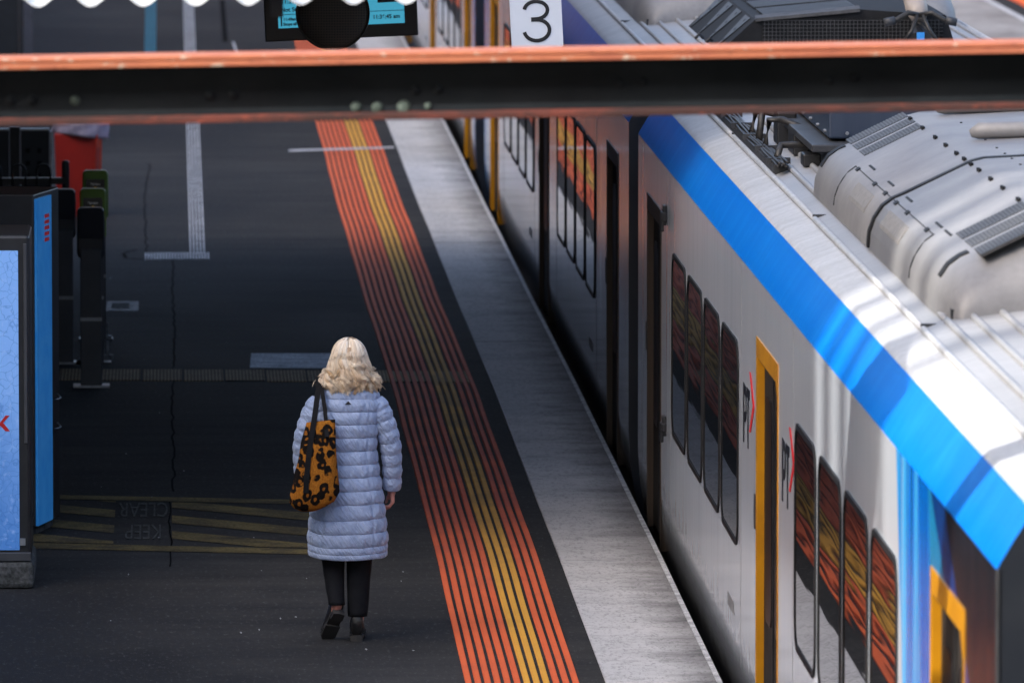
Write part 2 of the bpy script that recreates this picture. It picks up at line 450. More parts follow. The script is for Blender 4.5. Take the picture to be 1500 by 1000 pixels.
M['band'] = m_band()
M['roof'] = m_roof()
M['roof_edge'] = mat('roof_edge_white', (0.46, 0.47, 0.485), 0.5, col2=(0.36, 0.37, 0.38), scale=5, stretch=(0.3, 1.5, 1), fine=0.1, fine_scale=40)
M['yellow'] = mat('yellow_door_paint', (0.50, 0.225, 0.004), 0.5, spec=0.25, col2=(0.38, 0.165, 0.004), scale=3)
M['rubber'] = mat('black_rubber', (0.010, 0.010, 0.011), 0.6, spec=0.15, col2=(0.02, 0.02, 0.021), scale=8)
def m_glass():
    a = NT('dark_window_glass'); a.set('Base Color', (0.006, 0.006, 0.007)); a.set('Roughness', 0.012); a.set('Specular IOR Level', 0.2)
    a.bump(a.noise(7.0, (1, 0.10, 1.6), 1, 0.4), 0.05, 0.02)
    return a.m
M['glass'] = m_glass()
M['door_leaf'] = mat('charcoal_door_leaf', (0.022, 0.020, 0.018), 0.7, spec=0.08, col2=(0.035, 0.03, 0.026), scale=4)
M['door_glass'] = mat('smoked_door_glass', (0.012, 0.012, 0.013), 0.35, spec=0.08)
M['cab_mask'] = mat('charcoal_cab_paint', (0.012, 0.016, 0.024), 0.28, col2=(0.02, 0.024, 0.032), scale=3)
M['underframe'] = mat('underframe_grime', (0.015, 0.014, 0.013), 0.8, col2=(0.035, 0.03, 0.027), scale=9, bump=0.5)
M['ac_grey'] = mat('air_conditioner_shell', (0.245, 0.243, 0.245), 0.5, col2=(0.17, 0.17, 0.18), scale=1.6, detail=7, fine=0.06, fine_scale=30, metal=0.1)
M['joint'] = mat('panel_joint_grey', (0.20, 0.21, 0.22), 0.6, spec=0.2)
M['grille'] = mat('grille_dark', (0.03, 0.03, 0.032), 0.6, col2=(0.05, 0.05, 0.05), scale=20)
M['slat'] = mat('grille_slat', (0.075, 0.075, 0.078), 0.5, col2=(0.05, 0.05, 0.05), scale=20)
M['unit_black'] = mat('sooty_unit_paint', (0.020, 0.021, 0.023), 0.7, spec=0.15, col2=(0.012, 0.012, 0.013), scale=5)
M['vent'] = mat('vent_mesh', (0.17, 0.165, 0.16), 0.6, col2=(0.24, 0.23, 0.22), scale=30)
M['navy_box'] = mat('navy_equipment_paint', (0.022, 0.034, 0.062), 0.45, col2=(0.032, 0.046, 0.075), scale=3, stretch=(4, 1, 0.4), detail=6)
M['dark_steel'] = mat('dark_equipment_steel', (0.055, 0.058, 0.064), 0.5, col2=(0.03, 0.031, 0.034), scale=6, metal=0.3)
M['cable'] = mat('black_cable', (0.012, 0.012, 0.012), 0.5, col2=(0.03, 0.028, 0.026), scale=30)
M['tan_tube'] = mat('tan_insulator', (0.36, 0.31, 0.27), 0.5, col2=(0.28, 0.24, 0.21), scale=6)
M['black_metal'] = mat('black_powder_coat', (0.010, 0.011, 0.013), 0.42, col2=(0.016, 0.017, 0.02), scale=9)
M['grey_metal'] = mat('grey_post_metal', (0.045, 0.048, 0.055), 0.45, col2=(0.06, 0.063, 0.07), scale=5)
M['bare_steel'] = mat('bare_steel', (0.35, 0.37, 0.40), 0.4, metal=0.7, col2=(0.22, 0.24, 0.27), scale=18)
M['reader_green'] = mat('olive_green_plastic', (0.12, 0.22, 0.012), 0.4, col2=(0.10, 0.18, 0.012), scale=6)
M['reader_back'] = mat('navy_black_plastic', (0.012, 0.015, 0.024), 0.4, col2=(0.016, 0.02, 0.03), scale=6)
M['screen_black'] = mat('unlit_screen', (0.004, 0.004, 0.004), 0.15, col2=(0.006, 0.006, 0.006), scale=4)
M['amber_lit'] = mat('amber_symbol', (0.5, 0.33, 0.05), 0.5, emit=(0.8, 0.5, 0.08), emit_s=0.12)
M['white_lit'] = mat('white_symbol', (0.5, 0.5, 0.5), 0.5, emit=(0.7, 0.7, 0.7), emit_s=0.03)
M['bin_red'] = mat('red_bin_plastic', (0.34, 0.016, 0.010), 0.4, col2=(0.28, 0.014, 0.009), scale=3)
M['bin_orange'] = mat('orange_red_bin_edge', (0.50, 0.045, 0.014), 0.4, col2=(0.44, 0.035, 0.012), scale=3)
M['lilac'] = mat('lilac_grey_liner', (0.34, 0.31, 0.40), 0.5, col2=(0.26, 0.23, 0.31), scale=8, stretch=(2, 2, 0.6))
M['panel_grey'] = mat('charcoal_panel', (0.022, 0.024, 0.028), 0.5, col2=(0.032, 0.034, 0.038), scale=3)
M['post_violet'] = mat('grey_violet_post', (0.075, 0.075, 0.095), 0.5, col2=(0.05, 0.05, 0.06), scale=4)
M['aluminium'] = mat('pale_aluminium', (0.62, 0.64, 0.66), 0.4, metal=0.4, col2=(0.5, 0.52, 0.54), scale=10)
M['ice'] = m_ice()
M['ad_blue'] = mat('blue_ad_print', (0.02, 0.19, 0.55), 0.3, col2=(0.08, 0.30, 0.62), scale=7, detail=6, emit=(0.02, 0.20, 0.56), emit_s=0.08)
M['red_print'] = mat('red_print', (0.40, 0.012, 0.015), 0.4, emit=(0.4, 0.012, 0.015), emit_s=0.06)
M['sign_white'] = mat('sign_pale_enamel', (0.62, 0.67, 0.74), 0.35, col2=(0.57, 0.62, 0.69), scale=3)
M['sign_black'] = mat('sign_black_print', (0.006, 0.007, 0.009), 0.4)
M['display_black'] = mat('display_housing', (0.004, 0.004, 0.005), 0.35, col2=(0.006, 0.006, 0.007), scale=5)
M['display_lit'] = mat('display_screen', (0.02, 0.10, 0.14), 0.2, emit=(0.06, 0.42, 0.62), emit_s=0.24)
M['display_ink'] = mat('display_lettering', (0.01, 0.02, 0.035), 0.4)
M['display_line'] = mat('display_rule', (0.02, 0.12, 0.18), 0.4)
M['speaker'] = mat('dark_olive_speaker', (0.045, 0.038, 0.026), 0.6, col2=(0.055, 0.046, 0.032), scale=6)
M['speaker_mesh'] = m_grid('perforated_speaker_mesh', (0.004, 0.004, 0.003), (0.030, 0.026, 0.018), 95, 95)
M['corrugated'] = mat('sun_bleached_corrugated_sheet', (0.62, 0.66, 0.70), 0.6, col2=(0.50, 0.54, 0.58), scale=4, stretch=(4, 0.6, 1), detail=6, fine=0.1, fine_scale=60)
M['soffit'] = mat('canopy_soffit_paint', (0.045, 0.045, 0.048), 0.9, col2=(0.03, 0.03, 0.033), scale=2)
M['rust'] = m_rust(); M['low_flange'] = m_lowflange()
M['web'] = mat('charcoal_beam_paint', (0.013, 0.017, 0.021), 0.9, spec=0.1, col2=(0.022, 0.027, 0.032), scale=2.2, stretch=(1, 1, 2), detail=7, bump=0.3, bump_scale=25)
M['verdigris'] = mat('pale_green_rivet', (0.10, 0.14, 0.125), 0.8, col2=(0.04, 0.06, 0.05), scale=24)
M['brick'] = mat('brown_brick', (0.20, 0.11, 0.08), 0.85, col2=(0.14, 0.08, 0.06), scale=5, fine=0.3, fine_scale=40)
M['station_wall'] = mat('grey_station_render', (0.13, 0.14, 0.155), 0.85, col2=(0.11, 0.118, 0.13), scale=2)
M['dark_brown'] = mat('dark_brown_door', (0.040, 0.020, 0.007), 0.5, col2=(0.03, 0.016, 0.006), scale=3)
M['facade'] = mat('pale_render', (0.36, 0.35, 0.33), 0.85, col2=(0.30, 0.29, 0.28), scale=0.4)
M['facade_glass'] = mat('blocker_glass', (0.03, 0.04, 0.05), 0.08, col2=(0.05, 0.06, 0.07), scale=0.3)
M['rail'] = mat('rail_steel', (0.16, 0.10, 0.07), 0.5, metal=0.6, col2=(0.10, 0.06, 0.045), scale=12)
M['coat'] = m_coat()
M['leopard'] = m_leopard()
M['strap'] = mat('black_webbing', (0.010, 0.010, 0.011), 0.7, spec=0.06, fine=0.4, fine_scale=400)
M['trousers'] = mat('black_trouser_cloth', (0.010, 0.011, 0.014), 0.8, spec=0.06, col2=(0.014, 0.015, 0.018), scale=20, bump=0.3, bump_scale=30)
M['boot'] = mat('black_boot_leather', (0.009, 0.009, 0.010), 0.28, col2=(0.014, 0.014, 0.015), scale=15, bump=0.25, bump_scale=50)
M['sole'] = mat('boot_sole_rubber', (0.022, 0.021, 0.021), 0.7)
M['skin'] = mat('skin', (0.50, 0.24, 0.19), 0.5, col2=(0.40, 0.16, 0.13), scale=14)
M['badge'] = mat('black_badge', (0.01, 0.01, 0.015), 0.5)
M['logo_black'] = mat('logo_black_vinyl', (0.012, 0.014, 0.02), 0.7, spec=0.08)
M['logo_red'] = mat('logo_red_vinyl', (0.55, 0.02, 0.025), 0.7, spec=0.08)

# ================================================================== SETTING
ground = MB().add([(-400, -200, -1.15), (400, -200, -1.15), (400, 1500, -1.15), (-400, 1500, -1.15)], [(0, 1, 2, 3)]).build('ground', M['ballast'])
tag(ground, 'dark brown track ballast between the platforms', kind='structure')

def wob(y):
    return 0.05 * math.exp(-((y - 55) / 12.0) ** 2) + 0.004 * math.sin(y * 0.55) + 0.0018 * math.sin(y * 1.3 + 1)

XE, XC = 2.885, 2.295                   # platform edge, inner edge of the pale coping
YN, YF = 30.0, 170.0
platform = MB().box(-9, XC, YN - 60, YF, -1.15, 0.0).build('platform', M['asphalt'])
tag(platform, 'dark asphalt station platform the woman walks along', kind='structure')
MB().box(XC, XE - 0.06, YN - 60, YF, -1.15, -0.1).build('platform_face', M['dark_concrete'], platform)
# coping slabs with recessed joints, laid along a slightly wandering line
ys = []; y = YN
while y < YF:
    ys.append(y); y += 4.6 if y < 110 else 12
for i, y0 in enumerate(ys[:-1]):
    y1 = ys[i + 1] - 0.018
    n = 8; tl, tr = [], []
    for k in range(n + 1):
        yy = y0 + (y1 - y0) * k / n
        tl.append((XC + 0.5 * wob(yy) - 0.02, yy)); tr.append((XE + 0.35 * wob(yy) - 0.005, yy))
    poly = tl + tr[::-1]
    dz = random.uniform(0.006, 0.011)
    MB().prism(poly, lambda u, v, w: (u, v, w), -0.12, dz).build('coping_slab', M['coping'], platform)
    MB().loft([[(a[0] - 0.004, a[1], -0.10), (a[0] + 0.012, a[1], -0.10), (a[0] + 0.012, a[1], 0.016), (a[0] - 0.016, a[1], 0.016)] for a in tr]).build('highlight_nosing', M['white_paint'], platform)  # pale strip drawn for the highlight along the platform lip

# ribbed tactile strip: twelve separate raised ribs
strip = empty('tactile_strip', (1.82, YN, 0)); tag(strip, 'orange and yellow ribbed tactile strip running the length of the platform', kind='structure')
for k in range(12):
    x = 1.525 + 0.0518 * k + 0.016
    mt = M['yellow_rib'] if 6 <= k <= 8 else M['orange_rib']
    rings = []; yy = YN
    while yy < YF:
        c = x + wob(yy) + 0.0006 * math.sin(yy * 2.1 + k)
        w = 0.0185
        rings.append([(c - w, yy, -0.002), (c - w * 0.72, yy, 0.010), (c + w * 0.72, yy, 0.010), (c + w, yy, -0.002)])
        yy += 0.45
    MB().loft(rings).build('rib', mt, strip)

# narrow guide strips on the left
def guide(name, label, x0, x1, y0, y1, mt, n, dx=0.0):
    e = empty(name, ((x0 + x1) / 2, y0, 0)); tag(e, label, kind='structure')
    p = (x1 - x0) / n
    for k in range(n):
        a = x0 + p * k
        MB().hexa([(a, y0, -0.001), (a + p * 0.46, y0, -0.001), (a + p * 0.46 + dx, y1, -0.001), (a + dx, y1, -0.001),
                   (a, y0, 0.009), (a + p * 0.46, y0, 0.009), (a + p * 0.46 + dx, y1, 0.009), (a + dx, y1, 0.009)]).build('rib', mt, e)
p0, p1 = gz(278, 372), gz(303, 372)
guide('guide_strip', 'pale narrow ribbed guide strip leading away along the asphalt', p0.x, p1.x, p0.y, 150, M['strip_white'], 5, 0.02)
p0, p1 = gz(221, 85), gz(229, 85)
guide('guide_strip', 'teal narrow ribbed guide strip far down the platform', p0.x - 0.06, p1.x + 0.02, p0.y - 8, 150, M['strip_teal'], 5, -0.1)
a, b = gz(212, 381), gz(308, 371)
tb = empty('guide_strip', (a.x, a.y, 0)); tag(tb, 'short pale ribbed crossbar ending the narrow guide strip', kind='structure')
nb = 22
for k in range(nb):
    x = a.x + (b.x - a.x) * k / nb
    MB().box(x, x + (b.x - a.x) / nb * 0.55, a.y, b.y, -0.001, 0.009).build('rib', M['strip_white'], tb)

# brown tactile tile row across the platform
tr_ = empty('tile_row', (0, 59.5, 0)); tag(tr_, 'row of brown studded tactile tiles crossing the asphalt behind the woman', kind='structure')
for k in range(-3, 8):
    x = 0.072 + 0.302 * (k - 1) ; y0 = 59.35 - 0.035 * k + random.uniform(-0.02, 0.02)
    MB().box(x, x + 0.288, y0, y0 + 0.8, -0.005, 0.007).build('tile', M['tile'], tr_)

# markings
def sheet(name, pts, mt, parent=None, z=0.004):
    return MB().add([(p[0], p[1], z) for p in pts], [tuple(range(len(pts)))]).build(name, mt, parent)
hatch = empty('hatched_marking', (0.05, 50.5, 0)); tag(hatch, 'faded yellow hatched keep-clear marking on the dark asphalt', kind='structure')
xa, xb = -1.3, 0.93
def hy(px, py): return gz(px, py).y
yt0, yt1 = hy(250, 733), hy(250, 727); yb0, yb1 = hy(250, 806), hy(250, 798)
sk = lambda x: -0.22 * (x + 0.3)
for nm, q0, q1 in (('border_line', yt0, yt1), ('border_line', yb0, yb1)):
    sheet(nm, [(xa, q0 + sk(xa)), (xb, q0 + sk(xb)), (xb, q1 + sk(xb)), (xa, q1 + sk(xa))], M['hatch'], hatch)
def clip_poly(poly, f):
    out = []
    for i in range(len(poly)):
        p, q = poly[i], poly[(i + 1) % len(poly)]
        fp, fq = f(p), f(q)
        if fp >= 0: out.append(p)
        if (fp >= 0) != (fq >= 0):
            t = fp / (fp - fq); out.append((p[0] + (q[0] - p[0]) * t, p[1] + (q[1] - p[1]) * t))
    return out
tx0, tx1 = gz(168, 760).x, gz(252, 760).x
for xs, xe in ((xa, tx0), (tx1, xb)):
    for k in range(-6, 9):
        yb = 49.6 + 0.82 * k
        poly = [(xs, yb - 0.85 * xs), (xe, yb - 0.85 * xe), (xe, yb - 0.85 * xe + 0.40), (xs, yb - 0.85 * xs + 0.40)]
        poly = clip_poly(poly, lambda p: p[1] - (yb1 + sk(p[0]) + 0.05))
        if poly: poly = clip_poly(poly, lambda p: (yt0 + sk(p[0]) - 0.05) - p[1])
        if len(poly) > 2: sheet('stripe', poly, M['hatch'], hatch)
pc = gz(210, 765)
for body, py in (('KEEP', 790), ('CLEAR', 757)):
    p = gz(210, py)
    text('lettering', body, 0.105, M['letter_paint'], frame((p.x, p.y + 0.75, 0.004), (-1, 0, 0), (0, -10.5, 0), (0, 0, 1)), hatch, 'CENTER')

q = [gz(366, 539), gz(486, 540), gz(484, 518), gz(368, 518)]
tag(sheet('worn_paint_patch', q, M['thin_white']), 'pale scuffed paint rectangle on the asphalt beside the blond hair', kind='structure')
q = [gz(423, 224), gz(577, 219), gz(577, 216.4), gz(423, 221)]
tag(MB().add([(p.x, p.y, 0.0125) for p in q], [(0, 1, 2, 3)]).build('painted_line', M['white_paint']), 'thin white line painted across the far tactile strip', kind='structure')
q = [gz(155, 456), gz(203, 456), gz(203, 442), gz(157, 442)]
pit = tag(MB().prism([(p.x, p.y) for p in q], lambda u, v, w: (u, v, w), -0.01, 0.006).build('pit_cover', M['pit']), 'small pale rectangular pit cover set in the asphalt', kind='structure')
q2 = [gz(163, 453), gz(190, 453), gz(190, 445), gz(164, 445)]
MB().prism([(p.x, p.y) for p in q2], lambda u, v, w: (u, v, w), 0.004, 0.0085).build('plate', M['dark_concrete'], pit)
# cracks and joints in the asphalt
def crack(pts, w, jit=0.012):
    P = []
    for (x0, y0), (x1, y1) in zip(pts[:-1], pts[1:]):
        n = max(2, int(abs(gz(x1, y1).y - gz(x0, y0).y) / 0.25))
        for k in range(n):
            p = gz(x0 + (x1 - x0) * k / n, y0 + (y1 - y0) * k / n); P.append((p.x + random.uniform(-jit, jit), p.y))
    P.append(tuple(gz(*pts[-1]).xy))
    sheet('crack', stroke(P, w), M['bitumen'], platform, 0.003)
crack([(255, 380), (252, 430), (256, 470), (253, 560), (254, 720)], 0.014)
crack([(250, 735), (249, 830)], 0.010)
crack([(219, 240), (212, 300), (215, 370)], 0.012)
crack([(200, 366), (180, 372), (182, 378), (212, 380)], 0.03)
MB().add([(*gz(322, 0).xy, 0.003), (*gz(329, 0).xy, 0.003), (*gz(334, 62).xy, 0.003), (*gz(326, 62).xy, 0.003)], [(0, 1, 2, 3)]).build('joint_sealant', M['bitumen'], platform)
MB().add([(*gz(340, 62).xy, 0.004), (*gz(343, 62).xy, 0.004), (*gz(349, 82).xy, 0.004), (*gz(346, 82).xy, 0.004)], [(0, 1, 2, 3)]).build('reflection_sliver', M['white_paint'], platform)  # white sliver painted for the reflection beside the dark line
lit = MB()
for k in range(34):
    px, py = random.uniform(90, 640), random.uniform(400, 960)
    p = gz(px, py); w, d = random.uniform(0.004, 0.014), random.uniform(0.01, 0.05)
    if p.x > 1.45: continue
    w *= 0.6
    lit.add([(p.x - w, p.y, 0.005), (p.x + w * 0.3, p.y - d, 0.005), (p.x + w, p.y + d * 0.2, 0.005), (p.x - w * 0.2, p.y + d, 0.005)], [(0, 1, 2, 3)])
tag(lit.build('litter', M['speck']), 'tiny pale specks of grit scattered over the asphalt', 'litter', kind='stuff')

# platform across the tracks
plat2 = MB().box(10.05, 22, 20, 260, -1.15, 0.0).build('platform', M['far_concrete'])
tag(plat2, 'stained concrete platform across the tracks', kind='structure')
MB().box(11.06, 11.15, 20, 260, 0.002, 0.006).build('edge_line', M['white_paint'], plat2)
MB().box(11.17, 22, 20, 260, -0.01, 0.004).build('asphalt_strip', M['asphalt'], plat2)
s2 = empty('tactile_strip', (11.8, 60, 0)); tag(s2, 'orange and yellow ribbed tactile strip on the platform across the tracks', kind='structure')
for k in range(12):
    x = 11.42 + 0.052 * k
    MB().box(x, x + 0.034, 60, 220, 0.0, 0.016).build('rib', M['yellow_rib'] if 3 <= k <= 5 else M['orange_rib'], s2)
# rails
for i, (xr, lb) in enumerate(((3.7, 'rusty rail under the train on its platform side'), (5.3, 'rusty rail under the train on its far side'),
                              (7.3, 'rusty rail of the empty track nearest the train'), (8.9, 'rusty rail of the empty track nearest the far platform'))):
    r = MB().box(xr - 0.035, xr + 0.035, 0, 300, -0.99, -0.93).box(xr - 0.01, xr + 0.01, 0, 300, -1.1, -0.985).box(xr - 0.07, xr + 0.07, 0, 300, -1.15, -1.095).build('rail', M['rail'])
    tag(r, lb, 'rail', 'running rails')

# ------------------------------------------------------------------ buildings and roofs around the picture (they shade the platform; some are added only as blockers)
GX = -28.0
bA = empty('sun_blocker', (GX - 10, 60, 0)); tag(bA, 'tall pale block added out of view to keep sun off the platform', 'building')
MB().box(GX - 20, GX, 19.9, 118, -1.15, 34).build('wall', M['facade'], bA)  # added out of view to hold the sun off the platform
for fl in range(9):
    for k in range(16):
        yy = 23 + 5.9 * k
        w = MB().box(GX, GX + 0.06, yy, yy + 4.2, 1.2 + fl * 3.6, 3.4 + fl * 3.6).build('window', M['facade_glass'], bA) if (fl + k) % 1 == 0 and fl < 9 and k % 4 == 0 else None
pc_ = MB()
for yc, w in ((16.35, 0.22), (17.3, 0.36), (18.25, 0.30), (19.15, 0.34)):  # posts added to break the sunlight into streaks on the train
    MB().box(GX - 0.3, GX - 0.18, yc - w / 2, yc + w / 2, -1.15, 34).build('column', M['facade'], bA)
MB().box(GX - 0.6, GX - 0.05, 16.0, 19.9, 33.5, 34.2).build('cornice', M['facade'], bA)
stn = empty('station_building', (-4.6, 70, 0)); tag(stn, 'brown brick station building behind the platform', 'building')
MB().box(-9, -4.2, 31, 120, 0, 4.9).build('wall', M['station_wall'], stn)
br = empty('shade_bridge', (0, 19, 7.5)); tag(br, 'unseen concrete bridge added to shade the near end of the train', 'bridge')
MB().box(-45, 45, 13, 24.0, 7.4, 8.1).build('deck', M['concrete'], br)  # added unseen so its shadow edge falls across the train roof
MB().box(-45, 45, 23.8, 24.1, 8.1, 9.1).build('parapet', M['concrete'], br)
MB().box(-45, 45, 13, 13.3, 8.1, 9.1).build('parapet', M['concrete'], br)
for xx in (-12, 13):
    MB().box(xx - 0.6, xx + 0.6, 17, 20, -1.15, 7.4).build('pier', M['concrete'], br)

fe = empty('sky_blocker', (5, 150, 0)); tag(fe, 'dark unseen block added far beyond the train to hide the bright horizon', 'building')
MB().box(-30, 40, 150, 165, 4.5, 15).build('upper_storey', M['brick'], fe)  # added out of view to cut off the bright low sky
for xx in (-20, 8.0, 30):
    MB().box(xx - 0.8, xx + 0.8, 151, 160, -1.15, 4.5).build('pier', M['dark_concrete'], fe)
MB().box(-30, 40, 164, 165, -1.15, 4.5).build('back_wall', M['dark_concrete'], fe)
# main platform canopy (overhead, out of the picture) from which the display, the speaker and the sign hang
cn = empty('platform_canopy', (-1, 58, 4.0)); tag(cn, 'flat dark canopy roof over the shaded stretch of platform', 'canopy')
CY0, CY1, CZ = 47.6, 70.0, 3.5
MB().box(-6, 2.55, CY0, CY1, CZ, CZ + 0.22).build('roof', M['soffit'], cn)
for yy in (52, 60, 68):
    MB().box(-3.6, -3.4, yy - 0.1, yy + 0.1, 0, CZ).build('column', M['grey_metal'], cn)
    MB().box(-6, 2.5, yy - 0.08, yy + 0.08, CZ - 0.2, CZ).build('rafter', M['soffit'], cn)

# corrugated canopy whose scalloped eave shows along the top of the picture
cc = empty('corrugated_canopy', (-1.5, 33, 4.1)); tag(cc, 'sunlit corrugated canopy with a scalloped eave at the top edge', 'canopy')
PIT = 0.2115; x_tip = gy(133, 11, 33.0).x; zt = gy(133, 11, 33.0).z
vs_t, vs_b = [], []
x0s, x1s = x_tip - 16 * PIT, x_tip + 6.35 * PIT
nx = 260
rows_t, rows_b = [], []
for yi in range(2):
    rt, rb = [], []
    for k in range(nx + 1):
        x = x0s + (x1s - x0s) * k / nx
        z = zt + 0.030 * (1 - math.cos(2 * math.pi * (x - x_tip) / PIT)) + (0.24 if yi else 0) + 0.006 * (x - x_tip)
        yy = 33.0 + 1.35 * yi
        rt.append((x, yy, z + 0.009)); rb.append((x, yy, z))
    rows_t.append(rt); rows_b.append(rb)
mb = MB(); mb.loft([rows_b[0], rows_t[0], rows_t[1], rows_b[1], rows_b[0]], closed=False, cap=False); mb.build('sheet', M['corrugated'], cc, smooth='auto')
MB().box(x0s, x1s, 33.9, 34.0, zt + 0.02, zt + 0.15).build('purlin', M['soffit'], cc)
for xx in (-3.3, -1.6, 0.4):
    MB().hexa([(xx, 33.3, zt - 0.06), (xx + .05, 33.3, zt - 0.06), (xx + .05, 34.3, zt + 0.10), (xx, 34.3, zt + 0.10), (xx, 33.3, zt + 0.03), (xx + .05, 33.3, zt + 0.03), (xx + .05, 34.3, zt + 0.20), (xx, 34.3, zt + 0.20)]).build('rafter', M['soffit'], cc)
MB().box(-4.2, -3.9, 33.3, 34.35, zt - 0.1, zt + 0.3).build('wall_plate', M['soffit'], cc)

# ================================================================== TRAIN
XW, CW = 2.98, 3.05
CX = XW + CW / 2
def mirror(p): return (2 * CX - p[0], p[1])
LOW = [(0.36, -0.85), (0.20, -0.62), (0.10, -0.38), (0.04, -0.15), (0.012, 0.05), (0.0, 0.25)]
BAND = [(0.0, 2.275), (0.008, 2.295), (0.065, 2.39), (0.13, 2.49)]
ROOF = [(0.13, 2.49), (0.155, 2.515), (0.276, 2.56), (0.30, 2.58), (0.39, 2.612), (0.7, 2.655), (1.1, 2.685), (1.525, 2.695)]
DT = 1.88                                   # door head
def wallf(sgn, base):                       # (u = along y, v = z, w = out from the wall) -> world
    return lambda u, v, w: (base - sgn * w, u, v)

def sweep(mb, prof, y0, y1, step=1.2):
    n = max(1, int((y1 - y0) / step))
    mb.loft([[(x, y0 + (y1 - y0) * k / n, z) for x, z in prof] for k in range(n + 1)], closed=False, cap=False)

def make_car(label, y0, y1, doors, groups, wall_m, near_cab=False, far_cab=False, full=True, brown=()):
    car = empty('train_car', (CX, (y0 + y1) / 2, -0.9)); tag(car, label, 'train car', 'cars of the train at the platform')
    fL = wallf(1, XW)
    body = MB()
    lowL = [(XW + a, b) for a, b in LOW]
    cuts = sorted(doors)
    yy = y0
    for (d0, d1) in cuts + [(y1, y1)]:
        sweep(body, lowL + [(XW, 1.1), (XW, DT), (XW, 2.275)], yy, d0)
        if d1 > d0:
            sweep(body, [(XW, DT), (XW, 2.275)], d0, d1)
            sweep(body, [(XW + 0.36, -0.85), (XW + 0.20, -0.62), (XW + 0.10, -0.38), (XW + 0.05, -0.18), (XW + 0.05, -0.10), (XW + 0.2, -0.10)], d0, d1)
        yy = d1
    lowR = [mirror(p) for p in lowL] + [mirror((XW, 2.275))]
    sweep(body, lowR, y0, y1)
    body.build('body', wall_m, car, smooth='auto')
    sk_ = MB()                                # closed underside box so no light leaks through
    sk_.box(XW + 0.37, 2 * CX - XW - 0.37, y0 + 0.02, y1 - 0.02, -0.87, -0.45); sk_.build('underframe', M['underframe'], car)
    for sgn in (0, 1):
        b = MB(); pr = [(XW + a, z) for a, z in BAND]
        if sgn: pr = [mirror(p) for p in pr]
        sweep(b, pr, y0, y1); b.build('cantrail', M['band'], car, smooth='auto')
    edge = MB()
    for sgn in (0, 1):
        pr = [(XW + a, z) for a, z in ROOF[:4]]
        if sgn: pr = [mirror(p) for p in pr]
        sweep(edge, pr, y0, y1)
    edge.build('roof_edge', M['roof_edge'], car, smooth='auto')
    rf = MB(); pr = [(XW + a, z) for a, z in ROOF[3:]]; pr = pr + [mirror(p) for p in pr[::-1]][1:]
    sweep(rf, pr, y0, y1); rf.build('roof', M['roof'], car, smooth='auto')
    # end walls
    prof = lowL + [(XW, 2.275)] + [(XW + a, z) for a, z in BAND[1:]] + [(XW + a, z) for a, z in ROOF[1:]]
    full_p = prof + [mirror(p) for p in prof[::-1]][1:]
    for yy, cab, s in ((y0, near_cab, -1), (y1, far_cab, 1)):
        e = MB(); n = len(full_p)
        e.add([(x, yy, z) for x, z in full_p], [tuple(range(n))])
        e.build('cab_front' if cab else 'end_wall', M['cab_mask'], car)
    # windows
    for (g0, g1) in groups:
        pit_ = (g1 - g0) / 4.0
        for k in range(4):
            a = g0 + pit_ * k + 0.11; b_ = g0 + pit_ * (k + 1) - 0.11
            w = MB().ring(rrect(a - 0.03, b_ + 0.03, 0.73, 1.825, 0.16), rrect(a, b_, 0.76, 1.795, 0.13), fL, -0.004, 0.010).build('window', M['rubber'], car)
            MB().prism(rrect(a - 0.001, b_ + 0.001, 0.759, 1.796, 0.13), fL, -0.004, 0.005).build('pane', M['glass'], w)
    # doors: yellow jambs and head, dark leaves set back
    for (d0, d1) in doors:
        ym_ = M['dark_brown'] if (d0 + d1) / 2 in brown or any(abs(d0 - q) < 0.01 for q in brown) else M['yellow']  # doors listed in brown take a dark brown instead of yellow
        d = MB().box(XW + 0.034, XW + 0.085, d0, (d0 + d1) / 2 - 0.006, -0.10, DT).box(XW + 0.034, XW + 0.085, (d0 + d1) / 2 + 0.006, d1, -0.10, DT).build('door', M['door_leaf'], car)
        for (a, b_) in ((d0 + 0.14, (d0 + d1) / 2 - 0.12), ((d0 + d1) / 2 + 0.12, d1 - 0.14)):
            MB().prism(rrect(a, b_, 0.55, 1.70, 0.1), wallf(1, XW + 0.034), -0.002, 0.006).build('pane', M['door_glass'], d)
        MB().box(XW + 0.026, XW + 0.034, (d0 + d1) / 2 - 0.03, (d0 + d1) / 2 + 0.03, -0.08, DT - 0.02).build('seal', M['rubber'], d)
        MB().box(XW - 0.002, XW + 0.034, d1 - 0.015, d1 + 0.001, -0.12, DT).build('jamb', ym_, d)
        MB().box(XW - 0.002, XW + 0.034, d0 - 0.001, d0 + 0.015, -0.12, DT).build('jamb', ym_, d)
        MB().box(XW + 0.002, XW + 0.08, d0, d1, DT - 0.012, DT + 0.004).build('head', M['rubber'], d)
        fr = MB()
        fr.prism([(d0 - 0.035, -0.1), (d0 - 0.004, -0.1), (d0 - 0.004, DT - 0.10), (d0 + 0.10, DT), (d1 + 0.004, DT), (d1 + 0.06, DT + 0.03), (d1 + 0.06, DT + 0.10), (d0 - 0.02, DT + 0.10), (d0 - 0.035, DT + 0.05)], fL, -0.001, 0.005)
        fr.prism([(d1 + 0.004, -0.1), (d1 + 0.05, -0.1), (d1 + 0.06, DT + 0.045), (d1 + 0.004, DT - 0.002)], fL, -0.001, 0.005)
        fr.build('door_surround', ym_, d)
    for yj in [g[0] - 0.10 for g in groups] + [g[1] + 0.10 for g in groups]:
        MB().prism([(yj, 0.12), (yj + 0.012, 0.12), (yj + 0.012, 2.265), (yj, 2.265)], fL, -0.001, 0.0012).build('panel_joint', M['joint'], car)
    for (d0, d1) in doors:
        MB().prism(rrect(d1 + 0.11, d1 + 0.20, 0.98, 1.16, 0.02), fL, -0.001, 0.006).build('door_button', M['dark_steel'], car)
